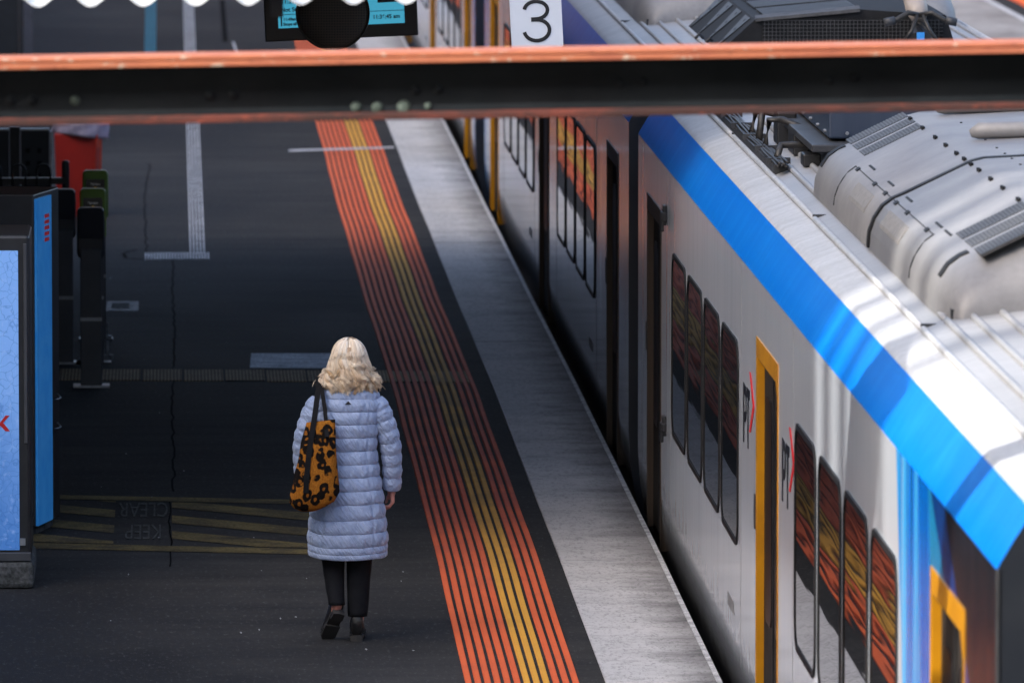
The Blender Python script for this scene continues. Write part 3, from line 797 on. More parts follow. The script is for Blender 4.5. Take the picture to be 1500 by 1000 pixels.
    for yj in [g[0] + 0.4 for g in groups]:
        MB().prism(rrect(yj, yj + 0.5, 0.33, 0.40, 0.01), fL, -0.001, 0.002).build('vent_plate', M['joint'], car)
    # half-round roof ribs
    segs = []
    yy = y0 + 0.15
    while yy < y1 - 0.3:
        segs.append((yy, min(y1 - 0.15, yy + 6.0))); yy += 6.06
    for a in (0.292, 0.395, 0.512, 0.64, 0.775, 0.92, 1.08):
        zb = None
        for (p, q) in zip(ROOF[:-1], ROOF[1:]):
            if p[0] <= a <= q[0]: zb = p[1] + (q[1] - p[1]) * (a - p[0]) / (q[0] - p[0])
        for (s0, s1) in segs:
            for mx in ((0, 1) if full and a < 0.6 else (0,)):
                xx = XW + a if not mx else 2 * CX - XW - a
                MB().tube([(xx, s0, zb - 0.004), (xx, s0 + 0.03, zb + 0.006), (xx, s1 - 0.03, zb + 0.006), (xx, s1, zb - 0.004)], [0.008, 0.017, 0.017, 0.008], 8).build('roof_rib', M['roof_edge'] if a < 0.3 else M['roof'], car, smooth=True)
    for (s0, s1) in segs[1:]:
        MB().box(XW + 0.285, XW + 1.2, s0 - 0.035, s0 - 0.020, 2.55, 2.60).build('roof_seam', M['dark_steel'], car)
    return car

near_doors = [(30.62, 31.9), (40.15, 41.55), (49.85, 51.2)]
near = make_car('nearest white train car with blue roof band and charcoal cab end', 29.4, 52.3, near_doors,
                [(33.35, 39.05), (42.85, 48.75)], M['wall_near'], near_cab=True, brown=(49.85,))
far = make_car('middle train car reflecting orange, between the two gaps', 53.4, 78.2, [(54.7, 56.0), (64.8, 66.4), (74.9, 76.6)],
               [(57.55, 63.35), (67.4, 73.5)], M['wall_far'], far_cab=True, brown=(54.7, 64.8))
third = make_car('farthest train car partly hidden by the hanging display', 80.6, 106.5, [(81.8, 83.4), (92.9, 94.6), (103.6, 105.2)],
                 [(84.6, 91.9), (95.6, 102.9)], M['wall_third'], near_cab=True, full=False)
# rubber gangways / couplers in the gaps
for car, g0, g1 in ((near, 52.3, 53.4),):
    gw = MB()
    for k in range(7):
        a = g0 + (g1 - g0) * k / 7
        gw.ring(rrect(XW + 0.55, 2 * CX - XW - 0.55, -0.3, 2.35, 0.15), rrect(XW + 0.65, 2 * CX - XW - 0.65, -0.2, 2.25, 0.15), lambda u, v, w: (u, w, v), a, a + 0.11)
    gw.build('gangway', M['rubber'], car)
    MB().box(CX - 0.3, CX + 0.3, g0, g1, -0.7, -0.4).build('coupler', M['underframe'], car)
cp = MB().box(CX - 0.2, CX + 0.2, 78.2, 80.6, -0.65, -0.4).cyl((XW + 0.5, 78.2, 0.2), (XW + 0.5, 80.6, 0.15), 0.06).build('coupler', M['underframe'], far)
for (y_, s_) in ((78.22, 1), (80.58, -1)):
    for zz in (0.3, 1.25):
        MB().box(XW + 0.12, XW + 0.2, min(y_, y_ + s_ * 0.4), max(y_, y_ + s_ * 0.4), zz, zz + 0.5).build('jumper_box', M['band'], far if s_ > 0 else third)
# cab front details of the nearest car
fY = lambda u, v, w: (u, 29.4 - w, v)
MB().prism([(XW + 0.10, 1.55), (XW + 0.34, 1.95), (XW + 0.34, 2.05), (XW + 0.9, 2.2), (XW + 2.2, 2.2), (XW + 2.9, 1.6), (XW + 2.9, 1.1), (XW + 0.4, 1.1), (XW + 0.14, 1.4)], fY, 0.0, 0.012).build('front_mask', M['band'], near)
MB().prism(rrect(XW + 0.5, XW + 2.55, 1.2, 2.1, 0.12), fY, 0.012, 0.02).build('windscreen', M['glass'], near)
MB().cyl((XW + 0.004, 29.4, 0.2), (XW + 0.004, 29.4, 2.28), 0.008, 8).build('corner_trim', M['dark_steel'], near)
# hinge brackets by the far door of the nearest car
for zz in (0.70, 1.98):
    MB().box(XW - 0.022, XW, 49.28, 49.40, zz - 0.05, zz + 0.07).box(XW - 0.036, XW - 0.015, 49.30, 49.36, zz - 0.09, zz + 0.03).box(XW - 0.03, XW, 49.25, 49.42, zz - 0.02, zz + 0.03).build('bracket', M['black_metal'], near, bevel=0.006)
# logo beside the doors: P, T and a red chevron
def logo(yp, z1, k=1.0):
    f = lambda u, v, w: (XW - w, yp - u * k, z1 + v * k)
    H = 0.31
    mb = MB()
    mb.prism([(0, -H), (0.05, -H), (0.05, 0), (0, 0)], f, 0.001, 0.004)
    bowl = [(0.045, -0.028)] + [(0.12 + 0.085 * math.sin(t), -0.10 + 0.072 * math.cos(t)) for t in [math.pi * q / 8 for q in range(9)]] + [(0.045, -0.172)]
    mb2 = MB(); o_ = stroke(bowl, 0.05); mb2.prism(o_, f, 0.001, 0.004)
    mb.build('logo_lettering', M['logo_black'], near); mb = MB()
    mb.prism([(0.25, -0.0), (0.25, -0.05), (0.45, -0.05), (0.45, 0)], f, 0.001, 0.0042)
    mb.prism([(0.325, -H), (0.375, -H), (0.375, -0.05), (0.325, -0.05)], f, 0.001, 0.004)
    lg = mb.build('logo_lettering', M['logo_black'], near); mb2.build('logo_lettering', M['logo_black'], near)
    MB().prism([(0.46, 0.10), (0.53, 0.10), (0.80, -0.055), (0.53, -0.21), (0.46, -0.21), (0.70, -0.055)], f, 0.001, 0.004).build('logo_chevron', M['logo_red'], near)
pL = gx(1090, 560, XW); logo(pL.y + 0.02, pL.z)
pL = gx(1147, 641, XW); logo(pL.y + 0.02, pL.z)

# ---------------- air conditioners
PROF = [(0.375, 2.62), (0.382, 2.70), (0.405, 2.765), (0.445, 2.825), (0.495, 2.862), (0.55, 2.885), (0.87, 3.04), (0.93, 3.055), (1.525, 3.085)]
def ac_ring(y, hf, inset):
    pr = []
    for a, z in PROF:
        pr.append((XW + a + inset * max(0, 1 - (a - 0.375) / 0.9), y, 2.62 + (z - 2.62) * hf))
    rr = [(2 * CX - p[0], p[1], p[2]) for p in pr[::-1]][1:]
    return pr + rr
def ac_unit(car, y0, y1, mt, detail=True):
    ym = (y0 + y1) / 2
    e = None
    for (a, b, ra, rb) in ((y0, ym - 0.03, 1, 0), (ym + 0.03, y1, 0, 1)):
        rings = []
        if ra:
            for k in range(9):
                t = k / 8; rings.append(ac_ring(a + 0.42 * (1 - math.cos(t * math.pi / 2)), max(0.02, math.sin(t * math.pi / 2) ** 0.8), 0.10 * (1 - math.sin(t * math.pi / 2))))
            rings.append(ac_ring(b - 0.02, 1, 0)); rings.append(ac_ring(b, 0.965, 0.012))
        else:
            rings.append(ac_ring(a, 0.965, 0.012)); rings.append(ac_ring(a + 0.02, 1, 0))
            for k in range(9):
                t = 1 - k / 8; rings.append(ac_ring(b - 0.42 * (1 - math.cos(t * math.pi / 2)), max(0.02, math.sin(t * math.pi / 2) ** 0.8), 0.10 * (1 - math.sin(t * math.pi / 2))))
        o = MB().loft(rings).build('air_conditioner' if e is None else 'cover', mt, car if e is None else e, smooth='auto')
        if e is None: e = o
    def sub(mb, nm, m, **k):
        o = mb.build(nm, m, None, **k); o.parent = e; o.matrix_parent_inverse = e.matrix_parent_inverse.copy() if False else (Matrix.Translation(car.location).inverted() @ Matrix.Identity(4)).inverted() @ Matrix.Translation(car.location).inverted() if False else Matrix.Identity(4); return o
    inner = MB().loft([[(p[0] - 0.010 * (1 if p[0] < CX else -1) * (1 if abs(p[0] - CX) > 0.7 else 0), ym + q, p[2] + 0.004) for p in ac_ring(0, 1, 0)] for q in (-0.04, 0.04)])
    sub(inner, 'seam', M['rubber'])
    sub(MB().box(XW + 0.42, 2 * CX - XW - 0.42, y0 + 0.05, y1 - 0.05, 2.58, 2.66), 'base_frame', M['black_metal'])
    if not detail: return e
    p0, p1 = Vector((XW + 0.55, 0, 2.885)), Vector((XW + 0.87, 0, 3.04)); dr = p1 - p0; nr = Vector((-dr.z, 0, dr.x)).normalized()
    for base in (y0 + 0.14, y1 - 1.16 - 0.18):
        for k in range(3):
            a = base + 0.42 * k; b = a + 0.33
            mb = MB(); q0, q1 = p0 + dr * 0.03, p0 + dr * 0.97
            mb.hexa([q0 - nr * .01 + Vector((0, a, 0)), q1 - nr * .01 + Vector((0, a, 0)), q1 - nr * .01 + Vector((0, b, 0)), q0 - nr * .01 + Vector((0, b, 0)),
                     q0 + nr * .002 + Vector((0, a, 0)), q1 + nr * .002 + Vector((0, a, 0)), q1 + nr * .002 + Vector((0, b, 0)), q0 + nr * .002 + Vector((0, b, 0))])
            sub(mb, 'grille', M['grille'])
            sl = MB()
            for j in range(19):
                c = p0 + dr * (0.05 + 0.9 * j / 18); h = dr.normalized() * 0.0036
                sl.hexa([c - h + Vector((0, a + .01, 0)), c + h + Vector((0, a + .01, 0)), c + h + Vector((0, b - .01, 0)), c - h + Vector((0, b - .01, 0)),
                         c - h + nr * .0045 + Vector((0, a + .01, 0)), c + h + nr * .0045 + Vector((0, a + .01, 0)), c + h + nr * .0045 + Vector((0, b - .01, 0)), c - h + nr * .0045 + Vector((0, b - .01, 0))])
            sub(sl, 'grille_slats', M['slat'])
    # side vents, slits and latches
    def side(a0, a1, t0, t1, off, m, nm):
        P = [Vector((XW + a, 0, z)) for a, z in PROF[:6]]
        ln = [0]
        for u, v in zip(P[:-1], P[1:]): ln.append(ln[-1] + (v - u).length)
        def at(t):
            d = t * ln[-1]
            for i in range(len(P) - 1):
                if d <= ln[i + 1] + 1e-9:
                    f = (d - ln[i]) / (ln[i + 1] - ln[i]); g = (P[i + 1] - P[i]).normalized(); return P[i].lerp(P[i + 1], f), Vector((-g.z, 0, g.x))
            return P[-1], Vector((-0.4, 0, 0.9))
        rings = []
        for yy in (a0, a1):
            top, bot = [], []
            for k in range(6):
                p, n = at(t0 + (t1 - t0) * k / 5); top.append(p + n * off + Vector((0, yy, 0))); bot.append(p - n * 0.004 + Vector((0, yy, 0)))
            rings.append(top + bot[::-1])
        sub(MB().loft(rings), nm, m)
    side(ym + 0.55, ym + 1.45, 0.38, 0.66, 0.004, M['vent'], 'vent'); side(ym - 1.35, ym - 0.35, 0.38, 0.66, 0.004, M['vent'], 'vent')
    for s0, s1 in ((ym + 0.06, ym + 2.1), (ym - 2.1, ym - 0.06)):
        side(s0, s1, 0.80, 0.815, 0.003, M['rubber'], 'panel_gap')
    for yy in (ym - 2.15, ym + 2.12): side(yy, yy + 0.03, 0.12, 0.82, 0.003, M['rubber'], 'panel_gap')
    for yy in (ym - 1.9, ym - 0.9, ym - 0.3, ym + 0.3, ym + 0.9, ym + 1.9): side(yy, yy + 0.10, 0.76, 0.83, 0.006, M['rubber'], 'latch')
    for yy in (y0 + 0.40, y1 - 0.5): side(yy, yy + 0.12, 0.45, 0.95, 0.006, M['rubber'], 'slit')
    for yy in (y0 + 1.3, y0 + 1.75, ym - 0.5, ym + 0.5, y1 - 2.2): side(yy, yy + 0.30, 0.95, 0.985, 0.004, M['rubber'], 'slit')
    bo = MB()
    for j, yy in enumerate([ym + 0.28 * q for q in (-11, -8.5, -6, -4, -2, -0.6, 0.6, 2, 4, 6, 8.5, 11)]):
        bo.box(XW + 0.845, XW + 0.860, yy - 0.05, yy - 0.015, 3.026, 3.046).box(XW + 0.845, XW + 0.860, yy + 0.015, yy + 0.05, 3.026, 3.046)
        bo.cyl((XW + 1.05, yy, 3.055), (XW + 1.05, yy, 3.066), 0.007, 8)
    tag(sub(bo, 'fasteners', M['rubber']), kind='stuff')
    for yy in (y1 - 0.75, y1 - 2.6, y0 + 2.0):
        sub(MB().tube([(XW + 0.98, yy, 3.09), (XW + 1.02, yy, 3.105), (XW + 2.02, yy, 3.125), (XW + 2.06, yy, 3.11)], [0.02, 0.042, 0.042, 0.02], 12), 'lifting_bar', mt, smooth=True)
    for yy in ():
        mb = MB(); mb.ring([(CX + 0.55 * math.cos(t), yy + 0.5 * math.sin(t)) for t in [2 * math.pi * q / 40 for q in range(40)]], [(CX + 0.50 * math.cos(t), yy + 0.45 * math.sin(t)) for t in [2 * math.pi * q / 40 for q in range(40)]], lambda u, v, w: (u, v, w), 3.06, 3.088)
        sub(mb, 'fan_ring', M['rubber'])
        fg = MB()
        for q in range(12):
            t = math.pi * q / 12; fg.cyl((CX + .5 * math.cos(t), yy + .45 * math.sin(t), 3.09), (CX - .5 * math.cos(t), yy - .45 * math.sin(t), 3.09), 0.006, 6)
        sub(fg, 'fan_guard', M['dark_steel'])
    return e
ac_unit(near, 35.55, 43.1, M['ac_grey'])
ac_unit(far, 58.6, 66.0, M['ac_grey'], detail=False)

# ---------------- other roof equipment
def P_(mb, nm, m, car, **k): return mb.build(nm, m, car, **k)
nb_ = P_(MB().box(3.56, 5.5, 44.3, 47.6, 2.80, 3.07), 'equipment_box', M['navy_box'], near, bevel=0.012)
tray_ = MB().box(3.45, 5.6, 44.05, 47.8, 2.745, 2.785).build('tray', M['dark_steel'], near, bevel=0.006)
MB().box(3.56, 5.5, 44.2, 47.6, 2.60, 2.745).build('plinth', M['navy_box'], near)
bl = MB()
for k in range(7):
    bl.cyl((3.66 + 0.26 * k, 44.305, 2.83), (3.66 + 0.26 * k, 44.285, 2.83), 0.010, 8)
for k in range(6):
    bl.cyl((3.565, 44.5 + 0.5 * k, 2.83), (3.545, 44.5 + 0.5 * k, 2.83), 0.010, 8)
bl.build('bolts', M['bare_steel'], near)
# cable tray with cables between the first two ribs, hoses to the box
MB().box(XW + 0.30, XW + 0.385, 44.6, 52.0, 2.585, 2.635).build('cable_tray', M['dark_steel'], near)
for k in range(6):
    pts = []; x = XW + 0.312 + 0.012 * k
    for j in range(60):
        yy = 44.4 + 7.6 * j / 59
        pts.append((x + 0.014 * mnoise.noise(Vector((yy * 0.9, k * 3.1, 0))), yy, 2.645 + 0.018 * mnoise.noise(Vector((yy * 1.1, k * 1.7, 5))) + 0.006 * (k % 2)))
    MB().tube(pts, 0.008, 6).build('cable', M['cable'], near, smooth=True)
for k in range(8):
    yy = 44.8 + k * 0.95
    MB().box(XW + 0.28, XW + 0.41, yy, yy + 0.03, 2.628, 2.662).build('clamp', M['dark_steel'], near)
for (ya, yb, h, xo) in ((45.0, 45.1, 0.05, 0.0), (45.9, 45.7, 0.13, 0.03), (46.4, 46.6, 0.17, 0.0), (47.0, 46.9, 0.10, 0.04)):
    pts = [(XW + 0.35, ya, 2.65), (XW + 0.38, ya + 0.1, 2.66 + h), (XW + 0.44, (ya + yb) / 2, 2.66 + h * 1.1), (XW + 0.52 + xo, yb, 2.67 + h * 0.7), (XW + 0.60, yb, 2.70)]
    MB().tube(pts, [0.02] * 5, 8).build('hose', M['cable'], near, smooth=True)
MB().box(XW + 0.47, XW + 0.56, 45.4, 45.8, 2.63, 2.76).build('junction_box', M['black_metal'], near, bevel=0.01)
MB().box(XW + 0.44, XW + 0.55, 46.2, 46.5, 2.63, 2.82).build('junction_box', M['black_metal'], near, bevel=0.01)
MB().box(XW + 0.46, XW + 0.56, 44.55, 44.75, 2.63, 2.70).build('junction_box', M['black_metal'], near, bevel=0.01)
# dark resistor unit on the middle car
UY0, UY1 = 54.7, 57.9
un = MB()
A0, A1 = [(3.64, 2.64), (3.90, 2.875), (4.6, 2.94)], None
prr = A0 + [(5.18, 2.90), (5.26, 2.64)]
un.loft([[(x, UY0, z) for x, z in prr], [(x, UY1, z) for x, z in prr]])
unit = un.build('resistor_unit', M['unit_black'], far)
def subu(mb, nm, m):
    o = mb.build(nm, m, None); o.parent = unit; return o
ms = MB()
for k in range(46):
    x = 3.96 + 0.026 * k; ms.box(x, x + 0.003, UY0 - 0.022, UY0 - 0.016, 2.655, 2.87)
for k in range(9):
    z = 2.665 + 0.025 * k; ms.box(3.95, 5.16, UY0 - 0.016, UY0 - 0.010, z, z + 0.003)
subu(ms, 'mesh_screen', M['slat'])
subu(MB().box(3.95, 5.16, UY0 - 0.009, UY0 - 0.002, 2.65, 2.88), 'backing', M['rubber'])
subu(MB().hexa([(3.90, UY0 - 0.03, 2.862), (4.6, UY0 - 0.03, 2.925), (4.6, UY0 + 0.03, 2.955), (3.90, UY0 + 0.03, 2.892), (3.90, UY0 - 0.03, 2.882), (4.6, UY0 - 0.03, 2.947), (4.6, UY0 + 0.03, 2.965), (3.90, UY0 + 0.03, 2.90)]), 'lip', M['slat'])
lv = MB()
for r in range(3):
    for k in range(44):
        x = 3.97 + 0.014 * k; z = 2.882 + (x - 3.90) * 0.093
        y0_ = UY0 + 0.12 + 0.95 * r
        lv.hexa([(x, y0_, z), (x + 0.007, y0_, z), (x + 0.007, y0_ + 0.8, z), (x, y0_ + 0.8, z), (x, y0_, z + 0.01), (x + 0.007, y0_, z + 0.012), (x + 0.007, y0_ + 0.8, z + 0.012), (x, y0_ + 0.8, z + 0.01)])
subu(lv, 'louvres', M['dark_steel'])
for k in range(4):
    yy = UY0 + 0.25 + 0.85 * k
    f = lambda u, v, w: (3.64 + u * 0.26 - w * 0.67, yy + v, 2.64 + u * 0.235 + w * 0.74)
    subu(MB().prism([(0.05, 0.15), (0.95, 0.0), (0.95, 0.45)], f, 0.002, 0.008), 'gusset', M['dark_steel'])
    mbx = MB()
    for uu in (0.3, 0.6, 0.85): mbx.add([f(uu - 0.03, 0.13, 0.0095), f(uu + 0.03, 0.13, 0.0095), f(uu + 0.03, 0.20, 0.0095), f(uu - 0.03, 0.20, 0.0095)], [(0, 1, 2, 3)])
    subu(mbx, 'slots', M['rubber'])
# insulator post with its arm and hoses
PGY = 54.3
pb = gy(1350, 50, PGY)
ins = MB().tube([(pb.x, PGY, 2.66), (pb.x, PGY, 2.80), (pb.x, PGY + 0.02, 2.86)], [0.10, 0.085, 0.05], 12).build('pantograph_base', M['black_metal'], far)
def subi(mb, nm, m, **k):
    o = mb.build(nm, m, None, **k); o.parent = ins; return o
pa = gy(1346, 22, PGY)
subi(MB().tube([(pa.x, PGY, pa.z - 0.02), (pa.x - 0.005, PGY + 0.1, pa.z + 0.03), (pa.x - 0.02, PGY + 1.5, pa.z + 0.5)], [0.05, 0.075, 0.06], 12), 'arm', M['tan_tube'], smooth=True)
for sx_ in (-1, 1):
    subi(MB().tube([(pa.x, PGY - 0.05, pa.z), (pa.x + sx_ * 0.08, PGY - 0.1, pa.z + 0.02), (pa.x + sx_ * 0.16, PGY - 0.1, pa.z - 0.03), (pa.x + sx_ * 0.22, PGY - 0.1, pa.z - 0.04)], [0.018, 0.018, 0.018, 0.018], 8), 'hose', M['cable'], smooth=True)
    subi(MB().tube([(pa.x + sx_ * 0.17, PGY - 0.12, pa.z - 0.03), (pa.x + sx_ * 0.24, PGY - 0.12, pa.z - 0.045)], 0.028, 10), 'fitting', M['dark_steel'], smooth=True)
    subi(MB().tube([(pa.x + sx_ * 0.02, PGY - 0.08, pa.z), (pa.x + sx_ * 0.06, PGY - 0.14, pa.z - 0.10), (pa.x + sx_ * 0.12, PGY - 0.14, pa.z - 0.18)], 0.013, 8), 'hose', M['cable'], smooth=True)
subi(MB().box(pa.x - 0.025, pa.x + 0.025, PGY - 0.14, PGY - 0.12, pa.z - 0.16, pa.z - 0.11), 'plate', M['ad_blue'])
for xx, yy in ((3.62, 56.2), (3.66, 55.7)):
    MB().tube([(xx - 0.03, yy, 2.66), (xx, yy, 2.69), (xx + 0.03, yy, 2.66)], 0.012, 6).build('cleat', M['black_metal'], far)

# ================================================================== THE BEAM
BY = 30.0
bl_, brr = gy(0, 84, BY), gy(1500, 60, BY)
bs = (brr.z - bl_.z) / (brr.x - bl_.x)
bz = lambda x, dz: bl_.z + bs * (x - bl_.x) + dz
beam = empty('steel_beam', (1.2, BY, bz(1.2, -0.25))); tag(beam, 'dark steel beam with orange flange edges crossing the whole view', 'beam')
def bbar(nm, m, y0, y1, d0, d1, **k):
    xa_, xb_ = -6.5, 9.0; n = 40; rings = []
    for i in range(n + 1):
        x = xa_ + (xb_ - xa_) * i / n
        j = 0.0012 * mnoise.noise(Vector((x * 3, d0 * 9, 0)))
        rings.append([(x, y0, bz(x, d0 + j)), (x, y1, bz(x, d0 + j)), (x, y1, bz(x, d1 + j)), (x, y0, bz(x, d1 + j))])
    return MB().loft(rings).build(nm, m, beam, **k)
bbar('flange_plate', M['rust'], BY - 0.11, BY + 0.13, -0.016, 0.0, bevel=0.003)
bbar('flange_plate', M['rust'], BY - 0.115, BY + 0.13, -0.040, -0.020, bevel=0.003)
bbar('web', M['web'], BY - 0.006, BY + 0.006, -0.222, -0.040)
bbar('angle_leg', M['web'], BY - 0.018, BY - 0.006, -0.10, -0.040)
bbar('flange_plate', M['low_flange'], BY - 0.11, BY + 0.11, -0.246, -0.222, bevel=0.003)
for px, py, r in ((110, 148, 0.019), (522, 157, 0.020), (553, 158, 0.022), (592, 157, 0.027), (627, 156, 0.014)):
    p = gy(px, py, BY - 0.02)
    MB().tube([(p.x, BY - 0.004, p.z), (p.x, BY - 0.009, p.z), (p.x, BY - 0.012, p.z)], [r, r * 0.9, r * 0.5], 14).build('rivet', M['verdigris'], beam, smooth=True)
for px, py in ((608, 132), (642, 131), (908, 122), (942, 120), (1215, 118), (1252, 113), (308, 140), (342, 139), (15, 148), (47, 147)):
    p = gy(px, py, BY - 0.02)
    MB().tube([(p.x, BY - 0.004, p.z), (p.x, BY - 0.012, p.z), (p.x, BY - 0.019, p.z)], [0.019, 0.018, 0.009], 12).build('rivet', M['web'], beam, smooth=True)
for xx, zb_ in ((-6.2, 0.0), (8.7, -1.15)):
    MB().box(xx - 0.1, xx + 0.1, BY - 0.1, BY + 0.1, zb_, bz(xx, -0.246)).build('column', M['web'], beam)

# ================================================================== HANGING THINGS
# departures display
dY = 53.0
c0, c1 = gy(389, 62, dY), gy(613, 52, dY)
rot = math.atan2(c1.z - c0.z, c1.x - c0.x)
W_ = math.hypot(c1.x - c0.x, c1.z - c0.z); H_ = 0.66
dx, dzv = Vector((math.cos(rot), 0, math.sin(rot))), Vector((-math.sin(rot), 0, math.cos(rot)))
fD = lambda u, v, w: tuple(c0 + dx * u + dzv * v + Vector((0, -w, 0)))
disp = empty('departures_display', tuple(c0)); tag(disp, 'hanging departures display with a lit cyan screen in a black frame', 'display')
MB().prism([(0, 0), (W_, 0), (W_, H_), (0, H_)], fD, -0.14, 0.0).build('housing', M['display_black'], disp, bevel=0.008)
s0, s1 = gy(408, 42, dY), gy(593, 35, dY)
su0, su1 = (s0 - c0).dot(dx), (s1 - c0).dot(dx); sv0 = (s0 - c0).dot(dzv)
scr = MB().prism([(su0, sv0), (su1, sv0), (su1, H_ - 0.07), (su0, H_ - 0.07)], fD, 0.0, 0.004).build('screen', M['display_lit'], disp)
fx = lambda u, v: frame(Vector(fD(u, v, 0.0055)), tuple(dx), tuple(dzv), (0, -1, 0))
def dtext(px, py, s, size):
    p = gy(px, py, dY) - c0
    text('lettering', s, size, M['display_ink'], fx(p.dot(dx), p.dot(dzv)), disp, bold=0.0012)
dtext(411, 6, '11:37am', 0.042); dtext(411, 18, 'Not Stopping', 0.038)
dtext(415, 31, '11:49am', 0.026); dtext(415, 38, 'Stops all', 0.026)
dtext(546, 28, '11:36:45 am', 0.036)
pp = lambda px, py: ((gy(px, py, dY) - c0).dot(dx), (gy(px, py, dY) - c0).dot(dzv))
for (x0_, y0_, x1_, y1_, m_) in ((409, 22.6, 593, 15.4, 'display_line'),):
    q0, q1 = pp(x0_, y0_), pp(x1_, y1_)
    MB().prism([q0, q1, (q1[0], q1[1] + 0.004), (q0[0], q0[1] + 0.004)], fD, 0.004, 0.0055).build('rule_line', M[m_], disp)
q0, q1 = pp(411.5, 39), pp(413, 25)
MB().prism([q0, (q1[0], q0[1]), q1, (q0[0], q1[1])], fD, 0.004, 0.0055).build('marker', M['display_ink'], disp)
q0, q1 = pp(553, 4.5), pp(590, -10)
MB().prism([q0, (q1[0], q0[1] + 0.002), q1, (q0[0], q1[1])], fD, 0.004, 0.0055).build('marker', M['display_ink'], disp)
for u in (0.2, W_ - 0.2):
    p = Vector(fD(u, H_, -0.07)); MB().cyl(tuple(p), (p.x, p.y, CZ), 0.02, 10).build('hanger', M['black_metal'], disp)
# round loudspeaker
sp = gy(487.5, 20, 49.3); sr = gy(542, 20, 49.3).x - sp.x
spk = empty('loudspeaker', tuple(sp)); tag(spk, 'round dark loudspeaker hanging in front of the departures display', 'loudspeaker')
rg = lambda r, y: [(sp.x + r * math.cos(t), sp.y + y, sp.z + r * math.sin(t)) for t in [2 * math.pi * q / 48 for q in range(48)]]
MB().loft([rg(sr * 0.95, 0.0), rg(sr * 0.985, -0.012), rg(sr, 0.01), rg(sr * 0.97, 0.07), rg(sr * 0.7, 0.22), rg(sr * 0.35, 0.3)]).build('housing', M['speaker'], spk, smooth='auto')
mbm = MB(); mbm.loft([rg(sr * 0.93, -0.004), rg(sr * 0.90, -0.014), rg(sr * 0.5, -0.028), rg(sr * 0.05, -0.032)])
gm = mbm.build('mesh_cover', None, spk, smooth=True)
a = NT('perforated_mesh')
fx_ = a.math('ABSOLUTE', a.math('SUBTRACT', a.math('FRACT', a.math('MULTIPLY', a.x, 62)), 0.5)); fz_ = a.math('ABSOLUTE', a.math('SUBTRACT', a.math('FRACT', a.math('MULTIPLY', a.z, 62)), 0.5))
hole = a.ramp(a.math('ADD', a.math('MULTIPLY', fx_, fx_), a.math('MULTIPLY', fz_, fz_)), 0.07, 0.11)
a.set('Base Color', a.mix(hole, (0.004, 0.004, 0.003), (0.045, 0.038, 0.026))); a.set('Roughness', 0.6)
gm.data.materials.append(a.m)
MB().cyl((sp.x, sp.y + 0.15, sp.z), (sp.x, sp.y + 0.15, CZ), 0.02, 10).build('hanger', M['black_metal'], spk)
# platform number sign
nY = 47.25
n0, n1 = gy(750, 73.5, nY), gy(825.5, 69.5, nY)
nr_ = math.atan2(n1.z - n0.z, n1.x - n0.x); nx_ = Vector((math.cos(nr_), 0, math.sin(nr_))); nz_ = Vector((-math.sin(nr_), 0, math.cos(nr_))); NW = (n1 - n0).length
fN = lambda u, v, w: tuple(n0 + nx_ * u + nz_ * v + Vector((0, -w, 0)))
sg = empty('platform_sign', tuple(n0)); tag(sg, 'pale hanging platform sign bearing the number 3', 'sign')
MB().prism(rrect(0, NW, 0, 0.42, 0.018), fN, -0.03, 0.0).build('panel', M['sign_white'], sg)
u0, v0, k_ = NW * 0.5, 0.037, NW / 0.0755 / 1000.0
def arc(cx, cy, rx, rz, a0, a1, n=18): return [(cx + rx * math.cos(R(a0 + (a1 - a0) * i / n)), cy + rz * math.sin(R(a0 + (a1 - a0) * i / n))) for i in range(n + 1)]
hgt = (70 - 4) / 1.0 * NW / 75.6 * 0.94
lowr, upr = hgt * 0.285, hgt * 0.245
lo_c, up_c = v0 + lowr, v0 + hgt - upr
top = arc(u0, up_c, NW * 0.225, upr - 0.009, 172, -90)
low = arc(u0, lo_c, NW * 0.245, lowr - 0.009, 90, -172)
MB().prism(stroke(top + [(u0 - 0.03, up_c - upr + 0.009)], 0.0215), fN, 0.0005, 0.003).build('numeral', M['sign_black'], sg)
MB().prism(stroke([(u0 - 0.03, lo_c + lowr - 0.009)] + low, 0.0215), fN, 0.0007, 0.0034).build('numeral', M['sign_black'], sg)
for u in (0.06, NW - 0.06):
    p = Vector(fN(u, 0.42, -0.015)); MB().tube([tuple(p), (p.x, p.y, CZ + 0.1), (p.x, CY0 + 0.02, CZ + 0.1)], 0.01, 8).build('hanger', M['black_metal'], sg)

# ================================================================== THINGS ON THE LEFT
# advertising cabinet (vending machine) with concrete plinth
kb = gz(46, 862); kY = kb.y
kiosk = empty('vending_machine', (kb.x - 0.45, kY + 0.4, 0)); tag(kiosk, 'vending machine with a pale blue ice print front and red letter', 'vending machine')
kx1 = gy(46, 700, kY).x; kx0 = kx1 - 1.0
ztop = gy(30, 345, kY).z; zb = gy(30, 806, kY).z
MB().box(kx0, kx1 + 0.012, kY - 0.01, kY + 0.85, 0.0, gy(30, 822, kY).z).build('plinth', M['dark_concrete'], kiosk, bevel=0.03)
MB().box(kx0, kx1 - 0.004, kY + 0.04, kY + 0.80, gy(30, 822, kY).z, ztop).build('cabinet', M['black_metal'], kiosk, bevel=0.02)
fK = lambda u, v, w: (u, kY + 0.04 - w, v)
xp1 = gy(27.5, 600, kY).x
MB().prism(rrect(kx0 + 0.06, xp1, zb, ztop - 0.09, 0.005), fK, 0.001, 0.012).build('front_panel', M['ice'], kiosk)
MB().box(kx0, kx1 - 0.004, kY + 0.0, kY + 0.04, gy(30, 822, kY).z + 0.002, zb - 0.012).build('kick_plate', M['grey_metal'], kiosk, bevel=0.004)
